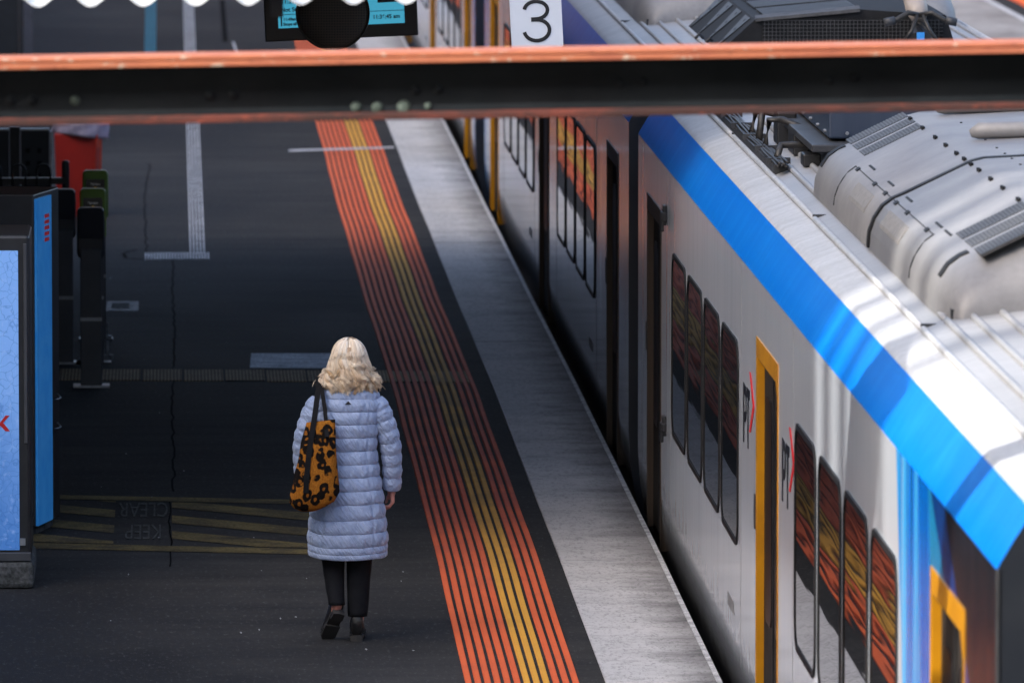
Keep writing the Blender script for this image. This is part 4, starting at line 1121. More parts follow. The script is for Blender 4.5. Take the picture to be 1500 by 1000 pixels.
MB().box(gy(35, 600, kY).x, gy(40, 600, kY).x, kY + 0.028, kY + 0.05, gy(30, 650, kY).z, ztop - 0.05).build('trim', M['grey_metal'], kiosk, bevel=0.003)
MB().box(gy(28, 600, kY).x, gy(36, 600, kY).x, kY + 0.015, kY + 0.04, gy(30, 799, kY).z, gy(30, 789, kY).z).build('trim', M['bare_steel'], kiosk)
def letter_k():
    A = [gy(x, y, kY) for x, y in ((-6, 609), (-6, 632))]
    q = lambda x, y: (gy(x, y, kY).x, gy(x, y, kY).z)
    mb = MB()
    mb.prism([q(-9, 632), q(-4, 632), q(-4, 609), q(-9, 609)], fK, 0.011, 0.015)
    mb.prism([q(-4, 622), q(0, 619), q(8, 609), q(14, 609), q(4, 620.5), q(-4, 628)], fK, 0.011, 0.015)
    mb.prism([q(0, 623.5), q(4, 619), q(14.5, 632), q(8, 632)], fK, 0.011, 0.0155)
    mb.build('lettering', M['red_print'], kiosk)
letter_k()
# second cabinet behind it, turned a little
mz = gz(55, 786); mY = 49.75
m2 = empty('vending_machine', (mz.x - 0.3, mY + 0.4, 0)); tag(m2, 'darker vending machine with a narrow bright blue side, behind the first', 'vending machine')
a0, a1 = gy(54, 500, mY), gy(75.5, 500, mY + 0.36)
zt2 = gy(60, 292, mY).z; zb2 = gy(60, 770, mY).z
bk = Vector((a1.x - a0.x, a1.y - a0.y, 0)); bkn = bk.normalized(); lf = Vector((-bkn.y, bkn.x, 0))
if lf.x > 0: lf = -lf
g = lambda s, t, z: (a0.x + bkn.x * s + lf.x * t, a0.y + bkn.y * s + lf.y * t, z)
MB().hexa([g(-0.02, 0.012, 0.06), g(0.62, 0.012, 0.06), g(0.62, 0.75, 0.06), g(-0.02, 0.75, 0.06), g(-0.02, 0.012, zt2 + 0.03), g(0.62, 0.012, zt2 + 0.03), g(0.62, 0.75, zt2 + 0.03), g(-0.02, 0.75, zt2 + 0.03)]).build('cabinet', M['black_metal'], m2, bevel=0.01)
MB().hexa([g(0.02, 0.05, 0), g(0.58, 0.05, 0), g(0.58, 0.7, 0), g(0.02, 0.7, 0), g(0.02, 0.05, 0.06), g(0.58, 0.05, 0.06), g(0.58, 0.7, 0.06), g(0.02, 0.7, 0.06)]).build('foot', M['dark_concrete'], m2)
sd = bk.length
MB().hexa([g(0, -0.004, zb2), g(sd, -0.004, zb2), g(sd, 0.012, zb2), g(0, 0.012, zb2), g(0, -0.004, zt2), g(sd, -0.004, zt2), g(sd, 0.012, zt2), g(0, 0.012, zt2)]).build('side_panel', M['ad_blue'], m2)
for k in range(5):
    z0 = zt2 - 0.13 - 0.036 * k
    MB().hexa([g(sd * .52, -0.006, z0), g(sd * .82, -0.006, z0), g(sd * .82, -0.004, z0), g(sd * .52, -0.004, z0), g(sd * .52, -0.006, z0 + 0.022), g(sd * .82, -0.006, z0 + 0.022), g(sd * .82, -0.004, z0 + 0.022), g(sd * .52, -0.004, z0 + 0.022)]).build('lettering', M['red_print'], m2)
for zz in (0.62, 0.80):
    p = [Vector(g(sd + 0.05, -0.002, zz)), Vector(g(sd + 0.05, -0.03, zz + 0.005)), Vector(g(sd + 0.09, -0.034, zz + 0.01)), Vector(g(sd + 0.13, -0.002, zz + 0.03))]
    MB().tube(p, 0.006, 6).build('handle', M['bare_steel'], m2, smooth=True)

# fare readers on posts: two seen from behind, two green ones facing the camera
def reader(loc, label, front):
    e = empty('fare_reader', (0, 0, 0)); tag(e, label, 'fare reader', 'fare readers on posts')
    hm = M['reader_green'] if front else M['reader_back']
    bpx = 0.077
    MB().box(-bpx, bpx, -0.06, 0.06, 0.0, 1.0).build('post', M['grey_metal'], e, bevel=0.008)
    MB().box(-0.13, 0.13, -0.09, 0.10, 0.0, 0.014).build('base_plate', M['bare_steel'] if not front else M['grey_metal'], e)
    MB().box(-bpx - 0.001, bpx + 0.001, -0.063, -0.058, 0.48, 0.505).build('band', M['bare_steel'], e)
    # head: rounded slab, top leaning towards the passenger
    prof = rrect(-0.098, 0.098, 0.93, 1.30, 0.035)
    s = -1 if front else 1
    MB().prism(prof, lambda u, v, w: (u, w + (v - 1.1) * 0.12 * -s, v), -0.055, 0.055).build('head', hm, e, bevel=0.012)
    if front:
        MB().prism(rrect(-0.072, 0.072, 1.10, 1.235, 0.012), lambda u, v, w: (u, -w + (v - 1.1) * 0.12, v), 0.053, 0.058).build('screen', M['screen_black'], e)
        f = lambda u, v, w: (u, -w + (v - 1.1) * 0.12, v)
        ar = MB(); ar.prism([(-0.004, 1.135), (0.004, 1.135), (0.004, 1.175), (-0.004, 1.175)], f, 0.058, 0.060)
        ar.prism([(-0.022, 1.155), (0, 1.125), (0.022, 1.155), (0.018, 1.162), (0, 1.138), (-0.018, 1.162)], f, 0.058, 0.0605)
        ar.build('arrow', M['amber_lit'], e)
        t_ = text('lettering', 'Tap here', 0.020, M['white_lit'], frame((0, -0.0595 + 0.085 * 0.12, 1.19), (1, 0, 0), (0, 0.12, 1), (0, -1, 0)), e, 'CENTER')
    else:
        MB().box(-0.100, 0.100, -0.052, 0.07, 0.955, 1.24).build('back_cover', M['reader_back'], e, bevel=0.015)
    e.location = loc
    return e
rA = gz(134, 566)
zt_ = gy(132, 300, rA.y).z
rd = reader((rA.x, rA.y, 0), 'dark fare reader post seen from behind, with a green one above its top', False)
rB = gy(92, 345, rA.y + 1.9)
reader((rB.x, rA.y + 1.75, 0), 'dark fare reader post seen from behind, beside the blue cabinet side', False)
reader((gy(136, 300, rA.y + 1.7).x, rA.y + 1.75, 0), 'nearer green fare reader with a lit arrow, just above the dark post', True)
reader((gy(139.5, 280, rA.y + 3.5).x, rA.y + 3.6, 0), 'farther green fare reader with a lit arrow, in front of the red bin', True)
# small floor brackets beside the posts
for i, (px, py, lb) in enumerate(((158, 497, 'upper small steel floor bracket beside the reader posts'), (160, 525, 'lower small steel floor bracket beside the reader posts'))):
    p = gz(px, py)
    tag(MB().box(p.x - 0.05, p.x + 0.03, p.y - 0.05, p.y + 0.05, 0, 0.03).box(p.x - 0.02, p.x, p.y - 0.02, p.y + 0.02, 0.03, 0.13).build('floor_bracket', M['pit']), lb, 'bracket', 'floor brackets')

# black rail with hoops
rl = gy(100, 265, 63.5)
rail = empty('hoop_rail', (rl.x - 0.4, 63.5, 0)); tag(rail, 'black rail with small hoops and an end post left of the bin', 'rail')
zr = gy(50, 265, 63.5).z
MB().box(rl.x - 1.6, rl.x, 63.47, 63.53, zr - 0.025, zr + 0.025).build('bar', M['black_metal'], rail)
MB().tube([(rl.x - 0.02, 63.5, 0), (rl.x - 0.02, 63.5, gy(96, 238, 63.5).z), (rl.x - 0.02, 63.5, gy(96, 235, 63.5).z)], [0.03, 0.03, 0.018], 10).build('post', M['black_metal'], rail)
MB().box(rl.x - 1.5, rl.x - 1.44, 63.47, 63.53, 0, zr).build('post', M['black_metal'], rail)
for px in (-8, 28, 64):
    cxx = gy(px, 255, 63.5).x; rr = 0.052; zz = gy(64, 250, 63.5).z
    MB().tube([(cxx - rr, 63.46, zr - 0.05), (cxx - rr, 63.46, zz)] + [(cxx + rr * math.cos(R(t)), 63.46, zz + rr * math.sin(R(t))) for t in range(165, -1, -15)] + [(cxx + rr, 63.46, zr - 0.05)], 0.0085, 8).build('hoop', M['black_metal'], rail, smooth=True)
# charcoal panel screen with square holes and a pale top rail
pn = gy(72, 200, 68.0)
scn = empty('panel_screen', (pn.x - 0.5, 68.0, 0)); tag(scn, 'charcoal panel screen with square holes behind the hoop rail', 'screen')
ztp = gy(40, 189, 68.0).z
xr_ = pn.x; xm_ = gy(29, 200, 68.0).x
for (xa2, xb2) in ((xm_ + 0.006, xr_), (xm_ - 0.42, xm_ - 0.09)):
    MB().box(xa2, xb2, 68.0, 68.05, 0.05, ztp - 0.012).build('panel', M['panel_grey'], scn, bevel=0.004)
    MB().box(xa2, xb2 , 67.99, 68.06, ztp - 0.012, ztp + 0.004).build('top_rail', M['aluminium'], scn)
    for c in range(2):
        for r in range(4):
            xx = xa2 + 0.06 + 0.095 * c; zz = ztp - 0.18 - 0.105 * r
            MB().box(xx - 0.018, xx + 0.018, 67.994, 67.9985, zz - 0.02, zz + 0.02).build('hole', M['rubber'], scn)
MB().box(xr_ + 0.004, xr_ + 0.02, 67.98, 68.06, 0, ztp - 0.02).build('edge_post', M['bare_steel'], scn)
MB().box(xm_ - 0.085, xm_ + 0.0, 67.99, 68.06, 0, ztp + 0.02).build('post', M['black_metal'], scn)
# dark column far left
dc = gy(47, 40, 90.0)
colm = empty('shelter_column', (dc.x - 0.15, 90, 0)); tag(colm, 'black shelter wall and grey violet post at the far left', 'column')
MB().box(dc.x - 0.09, dc.x, 90, 90.12, 0, 3.4).build('post', M['post_violet'], colm)
MB().box(dc.x - 0.14, dc.x - 0.1, 90.02, 90.14, 0, 3.4).build('post', M['black_metal'], colm)
MB().box(dc.x - 2.6, dc.x - 0.15, 90.05, 93, 0, 3.4).build('wall', M['black_metal'], colm)
# red bin with a lilac liner
b1 = gy(150, 300, 74.5); bx0 = gy(80, 300, 74.5).x
bin_ = empty('litter_bin', ((b1.x + bx0) / 2, 74.7, 0)); tag(bin_, 'red litter bin with a pale lilac liner round its rim', 'bin')
bw = (b1.x - bx0) / 2; bc = (b1.x + bx0) / 2; zbt = gy(140, 196, 74.5).z
fB = lambda w, z: [(bc - bw * w, 74.5, z), (bc + bw * w * 0.78, 74.5, z), (bc + bw * w, 74.62, z), (bc + bw * w, 74.95, z), (bc - bw * w, 74.95, z)]
MB().loft([fB(0.90, 0.0), fB(0.93, 0.3), fB(1.0, zbt)]).build('body', M['bin_red'], bin_, bevel=0.008)
MB().hexa([(bc + bw * 0.80 * 0.78 - .03, 74.485, 0.02), (bc + bw * 0.9, 74.60, 0.02), (bc + bw * 0.9, 74.63, 0.02), (bc + bw * 0.62, 74.52, 0.02), (bc + bw * 0.79, 74.488, zbt - 0.01), (bc + bw * 1.005, 74.605, zbt - 0.01), (bc + bw * 1.0, 74.63, zbt - 0.01), (bc + bw * 0.7, 74.52, zbt - 0.01)]).build('corner_strip', M['bin_orange'], bin_)
rings = []
for k in range(6):
    t = k / 5; rr = []
    for q in range(36):
        an = 2 * math.pi * q / 36; jit = 1 + 0.03 * math.sin(an * 7 + k) + 0.02 * math.sin(an * 13)
        drop = 0.07 * (0.5 + 0.5 * math.cos(an - 0.1))
        rr.append((bc + 0.02 + (bw + 0.035 + 0.01 * t) * math.cos(an) * jit, 74.72 + 0.27 * math.sin(an) * jit, zbt + 0.10 - t * (0.09 + drop)))
    rings.append(rr)
MB().loft(rings).build('liner', M['lilac'], bin_, smooth=True)

# ================================================================== THE WOMAN
pf = gz(509, 937)
PX, PY = pf.x, pf.y
S = 1.0
def lerp_tab(tab, z):
    if z <= tab[0][0]: return tab[0][1]
    for (a, va), (b, vb) in zip(tab[:-1], tab[1:]):
        if z <= b:
            t = (z - a) / (b - a); t = t * t * (3 - 2 * t) * 0.5 + t * 0.5; return va + (vb - va) * t
    return tab[-1][1]
def capsule_mesh(caps, voxel, name, m):
    """tapered capsules fused into one continuous skin by a voxel remesh"""
    mb = MB()
    for p, q, r0, r1 in caps:
        p, q = Vector(p), Vector(q); d = (q - p); L_ = max(d.length, 1e-5); d = d / L_
        pts, rad = [], []
        for k in range(5): t = math.pi / 2 * (1 - k / 4); pts.append(p - d * r0 * math.sin(t)); rad.append(max(0.0006, r0 * math.cos(t)))
        for k in range(1, 5): pts.append(p + d * L_ * k / 5); rad.append(r0 + (r1 - r0) * k / 5)
        for k in range(5): t = math.pi / 2 * k / 4; pts.append(q + d * r1 * math.sin(t)); rad.append(max(0.0006, r1 * math.cos(t)))
        mb.tube(pts, rad, 12)
    o = mb.build(name, m)
    rm = o.modifiers.new('r', 'REMESH'); rm.mode = 'VOXEL'; rm.voxel_size = voxel; rm.use_smooth_shade = True
    sm = o.modifiers.new('s', 'SMOOTH'); sm.iterations = 4; sm.factor = 0.5
    dg = bpy.context.evaluated_depsgraph_get(); me = bpy.data.meshes.new_from_object(o.evaluated_get(dg))
    o.modifiers.clear(); o.data = me; me.name = name
    for p in me.polygons: p.use_smooth = True
    return o
caps = []
hc = Vector((0.012, 0.02, 1.555))
caps += [((hc.x, hc.y - 0.018, 1.572), (hc.x, hc.y + 0.012, 1.572), 0.078, 0.076), ((hc.x, hc.y + 0.03, 1.55), (hc.x, hc.y + 0.055, 1.485), 0.062, 0.040),   # skull, jaw
         ((hc.x, hc.y + 0.092, 1.565), (hc.x, hc.y + 0.108, 1.535), 0.009, 0.014),                                                                     # nose
         ((hc.x - 0.02, hc.y + 0.088, 1.503), (hc.x + 0.02, hc.y + 0.088, 1.503), 0.008, 0.008),                                                       # mouth
         ((hc.x - 0.03, hc.y + 0.083, 1.578), (hc.x - 0.03, hc.y + 0.084, 1.578), 0.012, 0.012), ((hc.x + 0.03, hc.y + 0.083, 1.578), (hc.x + 0.03, hc.y + 0.084, 1.578), 0.012, 0.012),
         ((hc.x - 0.083, hc.y, 1.575), (hc.x - 0.083, hc.y - 0.005, 1.535), 0.014, 0.010), ((hc.x + 0.083, hc.y, 1.575), (hc.x + 0.083, hc.y - 0.005, 1.535), 0.014, 0.010),
         ((hc.x, 0.01, 1.50), (0.0, 0.0, 1.38), 0.050, 0.055), ((0, 0, 1.36), (0, 0, 1.10), 0.085, 0.085), ((-0.07, 0, 1.30), (0.07, 0, 1.30), 0.06, 0.06),
         ((0, 0, 1.10), (0, 0, 0.86), 0.09, 0.10), ((-0.06, 0, 0.86), (0.06, 0, 0.86), 0.09, 0.09)]
armR = [(0.150, 0.0, 1.30), (0.236, 0.005, 1.09), (0.246, 0.055, 0.855)]
armL = [(-0.150, 0.0, 1.30), (-0.236, 0.005, 1.09), (-0.225, 0.075, 0.87)]
for A in (armR, armL):
    caps += [(A[0], A[1], 0.034, 0.034), (A[1], A[2], 0.035, 0.024)]
def hand(w, side, curl):
    """palm, four bent fingers of unequal length, thumb from the side of the palm"""
    w = Vector(w); k = 1 if side > 0 else -1
    out = [(w, w + Vector((0, 0.004, -0.022)), 0.023, 0.024)]
    for i, (ln, off) in enumerate(((0.066, 0.030), (0.072, 0.010), (0.067, -0.010), (0.054, -0.028))):
        b0 = w + Vector((0.004 * k, off + 0.006, -0.022)); b1 = w + Vector((0.006 * k, off * 1.05 + 0.006, -0.072))
        out.append((b0, b1, 0.0135, 0.0115))
        c = curl * (1 + 0.18 * i)
        d1 = Vector((-math.sin(c) * k, 0.05, -math.cos(c))); m1 = b1 + d1 * ln * 0.5
        d2 = Vector((-math.sin(c * 2.3) * k, 0.02, -math.cos(c * 2.3))); m2_ = m1 + d2 * ln * 0.34
        d3 = Vector((-math.sin(c * 3.0) * k, 0.0, -math.cos(c * 3.0))); m3 = m2_ + d3 * ln * 0.24
        out += [(b1, m1, 0.0098, 0.0088), (m1, m2_, 0.0088, 0.0078), (m2_, m3, 0.0078, 0.0065)]
    t0 = w + Vector((-0.004 * k, 0.026, -0.022)); t1 = t0 + Vector((-0.016 * k, 0.020, -0.032)); t2 = t1 + Vector((-0.010 * k, 0.004, -0.030))
    out += [(t0, t1, 0.0125, 0.0100), (t1, t2, 0.0098, 0.0075)]
    return out
caps += hand((0.246, 0.060, 0.832), 1, 0.42)
caps += hand((-0.222, 0.085, 0.845), -1, 0.5)
# legs: left (trailing, heel up) and right (standing)
legL = [(-0.085, 0.0, 0.86), (-0.082, 0.03, 0.50), (-0.060, -0.06, 0.215)]
legR = [(0.075, 0.0, 0.86), (0.066, 0.015, 0.48), (0.056, 0.0, 0.10)]
for A in (legL, legR): caps += [(A[0], A[1], 0.072, 0.05), (A[1], A[2], 0.048, 0.034)]
caps += [((-0.060, -0.06, 0.20), (-0.070, -0.03, 0.14), 0.030, 0.022), ((0.056, 0.0, 0.075), (0.06, 0.10, 0.055), 0.024, 0.020)]
person = capsule_mesh(caps, 0.0055, 'person', M['skin'])
tag(person, 'blond woman walking away in a pale blue quilted coat and black trousers', 'person')
person.location = (PX, PY, 0)

AZ = [(0.480, 0.220), (0.56, 0.219), (0.70, 0.206), (0.82, 0.192), (0.95, 0.170), (1.06, 0.158), (1.16, 0.163), (1.26, 0.178), (1.32, 0.184), (1.365, 0.172), (1.40, 0.135), (1.43, 0.080), (1.46, 0.072)]
BZ = [(0.480, 0.165), (0.60, 0.165), (0.80, 0.152), (0.95, 0.135), (1.06, 0.120), (1.2, 0.125), (1.30, 0.118), (1.365, 0.098), (1.40, 0.08), (1.43, 0.068), (1.46, 0.066)]
ROWS = [0.478, 0.506, 0.545, 0.618, 0.693, 0.768, 0.843, 0.918, 0.990, 1.062, 1.134, 1.206, 1.275, 1.338, 1.392, 1.43, 1.465]
def puff(z):
    for a, b in zip(ROWS[:-1], ROWS[1:]):
        if a <= z <= b:
            t = (z - a) / (b - a); h = min(1.0, (b - a) / 0.07)
            return (max(0.0, math.sin(math.pi * t)) ** 0.55) * h
    return 0.0
rings = []; NA = 150; z = 0.478
zs = []
for a, b in zip(ROWS[:-1], ROWS[1:]):
    nn = 11 if b - a > 0.05 else 6
    zs += [a + (b - a) * (0.5 - 0.5 * math.cos(math.pi * k / nn)) for k in range(nn)]
zs.append(ROWS[-1])
seams = [R(-90 - 38), R(-90 + 38), R(180), R(0)]
for z in zs:
    rr = []
    for q in range(NA):
        th = 2 * math.pi * q / NA
        c, s_ = math.cos(th), math.sin(th); e = 0.85
        a, b = lerp_tab(AZ, z), lerp_tab(BZ, z)
        zz = z + 0.010 * mnoise.noise(Vector((c * 1.6, s_ * 1.6, z * 2.0))) - (0.018 * max(0, -s_) * (1 if z < 0.75 else 0.4) if z < 1.3 else 0)
        bl_f = puff(z)
        sf = 1.0
        for sm_ in seams:
            dd = abs((th - sm_ + math.pi) % (2 * math.pi) - math.pi) * a
            if z < 1.36: sf = min(sf, 0.25 + 0.75 * min(1.0, (dd / 0.016)) ** 0.7)
        if z < 0.72 and s_ < 0:
            sf = min(sf, 0.35 + 0.65 * min(1.0, (abs(c * a - 0.035) / 0.014)) ** 0.7)
        o_ = 0.0110 * bl_f * sf - 0.003
        wr = mnoise.noise(Vector((c * 9, s_ * 9, z * 22))) * 0.0035 + mnoise.noise(Vector((c * 22, s_ * 22, z * 12 + th * 3))) * 0.0022
        o_ += wr * (0.4 + bl_f)
        rr.append(((a + o_) * math.copysign(abs(c) ** e, c) + 0.002, (b + o_) * math.copysign(abs(s_) ** e, s_), zz))
    rings.append(rr)
coat = MB(); coat.loft(rings, cap=False)
# inner lining at the hem
ins_ = [[(p[0] * 0.93, p[1] * 0.93, p[2] + 0.004) for p in rings[0]], [(p[0] * 0.9, p[1] * 0.9, p[2] + 0.22) for p in rings[0]]]
coat.loft([rings[0]] + ins_, cap=False)
def sleeve(mb, A, r0, r1, sgn):
    P = [Vector(p) for p in A]; pts = []
    N = 110
    for k in range(N + 1):
        t = k / N
        # quadratic-ish path through shoulder, elbow, cuff
        a = P[0].lerp(P[1], min(1, t * 2)) if t < 0.5 else P[1].lerp(P[2], (t - 0.5) * 2)
        q = (1 - t) ** 2 * P[0] + 2 * (1 - t) * t * (P[1] * 2 - (P[0] + P[2]) / 2) + t * t * P[2]
        pts.append(a.lerp(q, 0.7))
    rad, cen = [], pts; nrow = 8; rings_ = []
    for k in range(N + 1):
        t = k / N; ph = (t * nrow) % 1.0
        bl2 = max(0.0, math.sin(math.pi * ph)) ** 0.55
        base = r0 + (r1 - r0) * min(1, t * 1.15)
        tg = (pts[min(k + 1, N)] - pts[max(k - 1, 0)]).normalized(); a1 = tg.cross(Vector((0, 1, 0))).normalized(); b1 = tg.cross(a1)
        rr = []
        for q in range(44):
            th = 2 * math.pi * q / 44
            wr = mnoise.noise(Vector((math.cos(th) * 4 + sgn * 7, math.sin(th) * 4, t * 34))) * 0.0032
            r = base + 0.0078 * bl2 - 0.001 + wr * (0.4 + bl2)
            if t < 0.1: r *= 0.80 + 2.0 * t
            rr.append(pts[k] + (a1 * math.cos(th) * r + b1 * math.sin(th) * r * 1.12) + tg * 0.006 * mnoise.noise(Vector((th, t * 8, sgn))))
        rings_.append(rr)
    mb.loft(rings_, cap=True)
sleeve(coat, [(0.146, 0.0, 1.328), (0.236, 0.008, 1.10), (0.247, 0.058, 0.832)], 0.064, 0.047, 1)
sleeve(coat, [(-0.146, 0.0, 1.328), (-0.238, 0.008, 1.10), (-0.226, 0.078, 0.845)], 0.064, 0.047, -1)
coat.build('coat', M['coat'], person, smooth=True, world=False)
zb_ = 1.318; MB().prism([(-0.018, 0), (0.018, 0), (0, 0.019)], lambda u, v, w: (u + 0.004, -lerp_tab(BZ, zb_) - 0.006 - w, zb_ + v), 0.0, 0.006).build('badge', M['badge'], person, world=False)
# trousers
tb_ = MB()
def leg(A, hem, r_t, r_b):
    rs = []
    for k in range(25):
        t = k / 24
        p = Vector(A[0]).lerp(Vector(A[1]), t * 2) if t < 0.5 else Vector(A[1]).lerp(Vector(A[2]), (t - 0.5) * 2)
        q = (1 - t) ** 2 * Vector(A[0]) + 2 * (1 - t) * t * (Vector(A[1]) * 2 - (Vector(A[0]) + Vector(A[2])) / 2) + t * t * Vector(A[2])
        c = p.lerp(q, 0.6); r = r_t + (r_b - r_t) * t ** 0.8
        rs.append([(c.x + r * math.cos(th) * (1 + 0.05 * mnoise.noise(Vector((math.cos(th) * 3, t * 12, A[0][0] * 9)))), c.y + 1.1 * r * math.sin(th) * (1 + 0.05 * mnoise.noise(Vector((math.sin(th) * 3, t * 12, 2)))), c.z) for th in [2 * math.pi * j / 26 for j in range(26)]])
    tb_.loft(rs)
leg([(-0.085, 0.0, 0.86), (-0.082, 0.03, 0.50), (-0.060, -0.056, 0.205)], 0, 0.098, 0.045)
leg([(0.075, 0.0, 0.86), (0.066, 0.015, 0.48), (0.056, 0.0, 0.135)], 0, 0.098, 0.055)
tb_.build('trousers', M['trousers'], person, smooth=True, world=False)
# boots: loft of ovals along the foot, with a block heel and a sole
def boot(T):
    up = MB()
    secs = [(-0.052, 0.030, 0.030, 0.13), (-0.045, 0.036, 0.028, 0.155), (-0.01, 0.040, 0.026, 0.150), (0.03, 0.040, 0.020, 0.112), (0.08, 0.044, 0.014, 0.080), (0.13, 0.046, 0.012, 0.066), (0.165, 0.038, 0.012, 0.055), (0.185, 0.018, 0.014, 0.040)]
    rs = []
    for y, w, z0, z1 in secs:
        rs.append([T @ Vector((w * math.copysign(abs(math.cos(t)) ** 0.8, math.cos(t)), y, (z0 + z1) / 2 + (z1 - z0) / 2 * math.sin(t))) for t in [2 * math.pi * j / 20 for j in range(20)]])
    up.loft(rs)
    sh = [[T @ Vector((r * math.cos(t), -0.008 + r * 1.15 * math.sin(t) + o_, z)) for t in [2 * math.pi * j / 20 for j in range(20)]] for z, r, o_ in ((0.09, 0.036, 0.004), (0.14, 0.034, 0.004), (0.19, 0.033, 0.004), (0.20, 0.032, 0.004))]
    up.loft(sh)
    b = up.build('boot', M['boot'], person, smooth=True, world=False)
    so = MB(); out = [(-0.058, 0.0), (-0.05, 0.033), (0.0, 0.038), (0.05, 0.036), (0.1, 0.045), (0.15, 0.043), (0.185, 0.025), (0.195, 0.0)]
    pl = out + [(y, -x) for y, x in out[::-1][1:-1]]
    so.prism(pl, lambda u, v, w: T @ Vector((v, u, w)), 0.018, 0.034)
    hp = [(-0.058, 0.0), (-0.05, 0.033), (0.0, 0.036), (0.012, 0.0), (0.0, -0.036), (-0.05, -0.033)]
    so.prism(hp, lambda u, v, w: T @ Vector((v * 0.98, u, w)), 0.0, 0.018)
    so.prism([(0.06, 0.042), (0.15, 0.043), (0.19, 0.02), (0.19, -0.02), (0.15, -0.043), (0.06, -0.042)], lambda u, v, w: T @ Vector((v * 0.98, u, w)), 0.008, 0.018)
    s = so.build('sole', M['sole'], None, world=False); s.parent = b
    buckle = MB().box(-0.008, 0.008, -0.052, -0.046, 0.145, 0.165)
    buckle.v = [tuple(T @ Vector(p)) for p in buckle.v]
    k = buckle.build('buckle', M['bare_steel'], None, world=False); k.parent = b
    return b
boot(Matrix.Translation((0.052, -0.005, 0.0)) @ Matrix.Rotation(R(-4), 4, 'Z'))
boot(Matrix.Translation((-0.062, -0.062, 0.118)) @ Matrix.Rotation(R(14), 4, 'Z') @ Matrix.Rotation(R(10), 4, 'Y') @ Matrix.Rotation(R(-47), 4, 'X'))

# hair: clumped wavy locks over a cap
hair = MB(); hcol = []
random.seed(21)
HC = Vector((hc.x, hc.y - 0.012, 1.560)); HR = Vector((0.093, 0.106, 0.106))
def ell(th, ph, k=1.0): return HC + Vector((HR.x * math.sin(th) * math.cos(ph) * k, HR.y * math.sin(th) * math.sin(ph) * k, HR.z * math.cos(th) * k))
capr = []
for i in range(15):
    th = R(2) + R(128) * i / 14
    capr.append([ell(th, 2 * math.pi * j / 40, 0.985) if not (math.sin(2 * math.pi * j / 40) > 0.55 and th > R(62)) else ell(th, 2 * math.pi * j / 40, 0.80) for j in range(40)])
hair.loft(capr); hcol += [(0.68, 0.54, 0.39)] * (15 * 40)
def lock(th0, ph, n_str, seed, outer):
    rnd = random.Random(seed)
    back = max(0.0, -math.sin(ph))
    endR = rnd.uniform(0.105, 0.150) + 0.020 * abs(math.cos(ph)) * outer; endz = rnd.uniform(1.355, 1.42) if outer else rnd.uniform(1.40, 1.50)
    waves = rnd.uniform(1.7, 2.1); amp = rnd.uniform(0.017, 0.028); p0_ = 2.2 * math.sin(2.0 * ph + 0.7) + rnd.uniform(-0.7, 0.7); dph = rnd.uniform(-0.30, 0.30)
    lay = rnd.uniform(1.0, 1.08) ; ccw = rnd.choice((-1, 1)); ring_ = rnd.uniform(0.006, 0.013)
    base = rnd.choice(((0.80, 0.69, 0.55), (0.74, 0.59, 0.42), (0.86, 0.78, 0.67), (0.46, 0.31, 0.19), (0.78, 0.66, 0.51), (0.84, 0.74, 0.61)))
    tipc = rnd.choice(((0.70, 0.50, 0.31), (0.82, 0.70, 0.54), (0.50, 0.33, 0.18), (0.78, 0.64, 0.47)))
    for s in range(n_str):
        dth, dp = rnd.uniform(-0.05, 0.05), rnd.uniform(-0.11, 0.11)
        sp_ = rnd.gauss(0, 0.0042); ox = Vector((-math.sin(ph) * sp_, math.cos(ph) * sp_, rnd.gauss(0, 0.003))) + Vector((rnd.gauss(0, 0.0016), rnd.gauss(0, 0.0016), 0))
        pts, rad = [], []
        N = 28; ez = endz + rnd.uniform(-0.010, 0.010); thA = th0 + dth; cross = 0.34
        for k in range(N):
            t = k / (N - 1); a = ph + dp * (1 - 0.5 * t) + dph * t
            if t < cross:
                th = thA + (R(80) - thA) * (t / cross); p = ell(th, a, lay)
            else:
                u = (t - cross) / (1 - cross); p1_ = ell(R(80), a, lay)
                rr = math.hypot(p1_.x - HC.x, p1_.y - HC.y)
                r = rr + (endR - rr) * u ** 1.3; zz = p1_.z + (ez - p1_.z) * u
                p = Vector((HC.x + r * math.cos(a) * (1 + 0.04 * u), HC.y + r * math.sin(a) * (1 - 0.08 * u), zz))
            wv = amp * min(1.0, max(0.0, t - 0.26) * 1.8) ** 1.0
            rd = Vector((math.cos(a), math.sin(a), 0)); tg = Vector((-math.sin(a), math.cos(a), 0))
            w_ = waves * 2 * math.pi * t + p0_
            p = p + tg * wv * math.sin(w_) * 0.9 + rd * wv * 0.55 * math.cos(w_)
            if t > 0.74:                                       # the ends roll into open curls
                q = (t - 0.74) / 0.26; an = q * 4.4
                p += (tg * ccw * 0.8 + rd * 0.5) * ring_ * math.sin(an) + Vector((0, 0, 1)) * (ring_ * (1 - math.cos(an)) * 0.9 + 0.012 * q)
            pts.append(p + ox * (0.3 + 0.8 * t)); rad.append(0.0019 * (1 - 0.5 * t ** 3))
        n0_ = len(hair.v); hair.tube(pts, rad, 4, cap=False)
        f = rnd.uniform(0.92, 1.06) * (1.05 - min(0.35, abs(sp_) * 40)); nn = len(hair.v) - n0_
        for i_ in range(nn):
            t = (i_ // 4) / (N - 1); c = [b0 + (b1 - b0) * t ** 1.5 for b0, b1 in zip(base, tipc)]
            hcol.append(tuple(min(0.95, q * f) for q in c))
for i in range(230):
    th = R(3) + R(80) * (random.random() ** 0.75); ph = random.uniform(0, 2 * math.pi)
    if math.sin(ph) > 0.62 and th > R(50): continue
    lock(th, ph, 25, 1000 + i, i % 12 != 0)
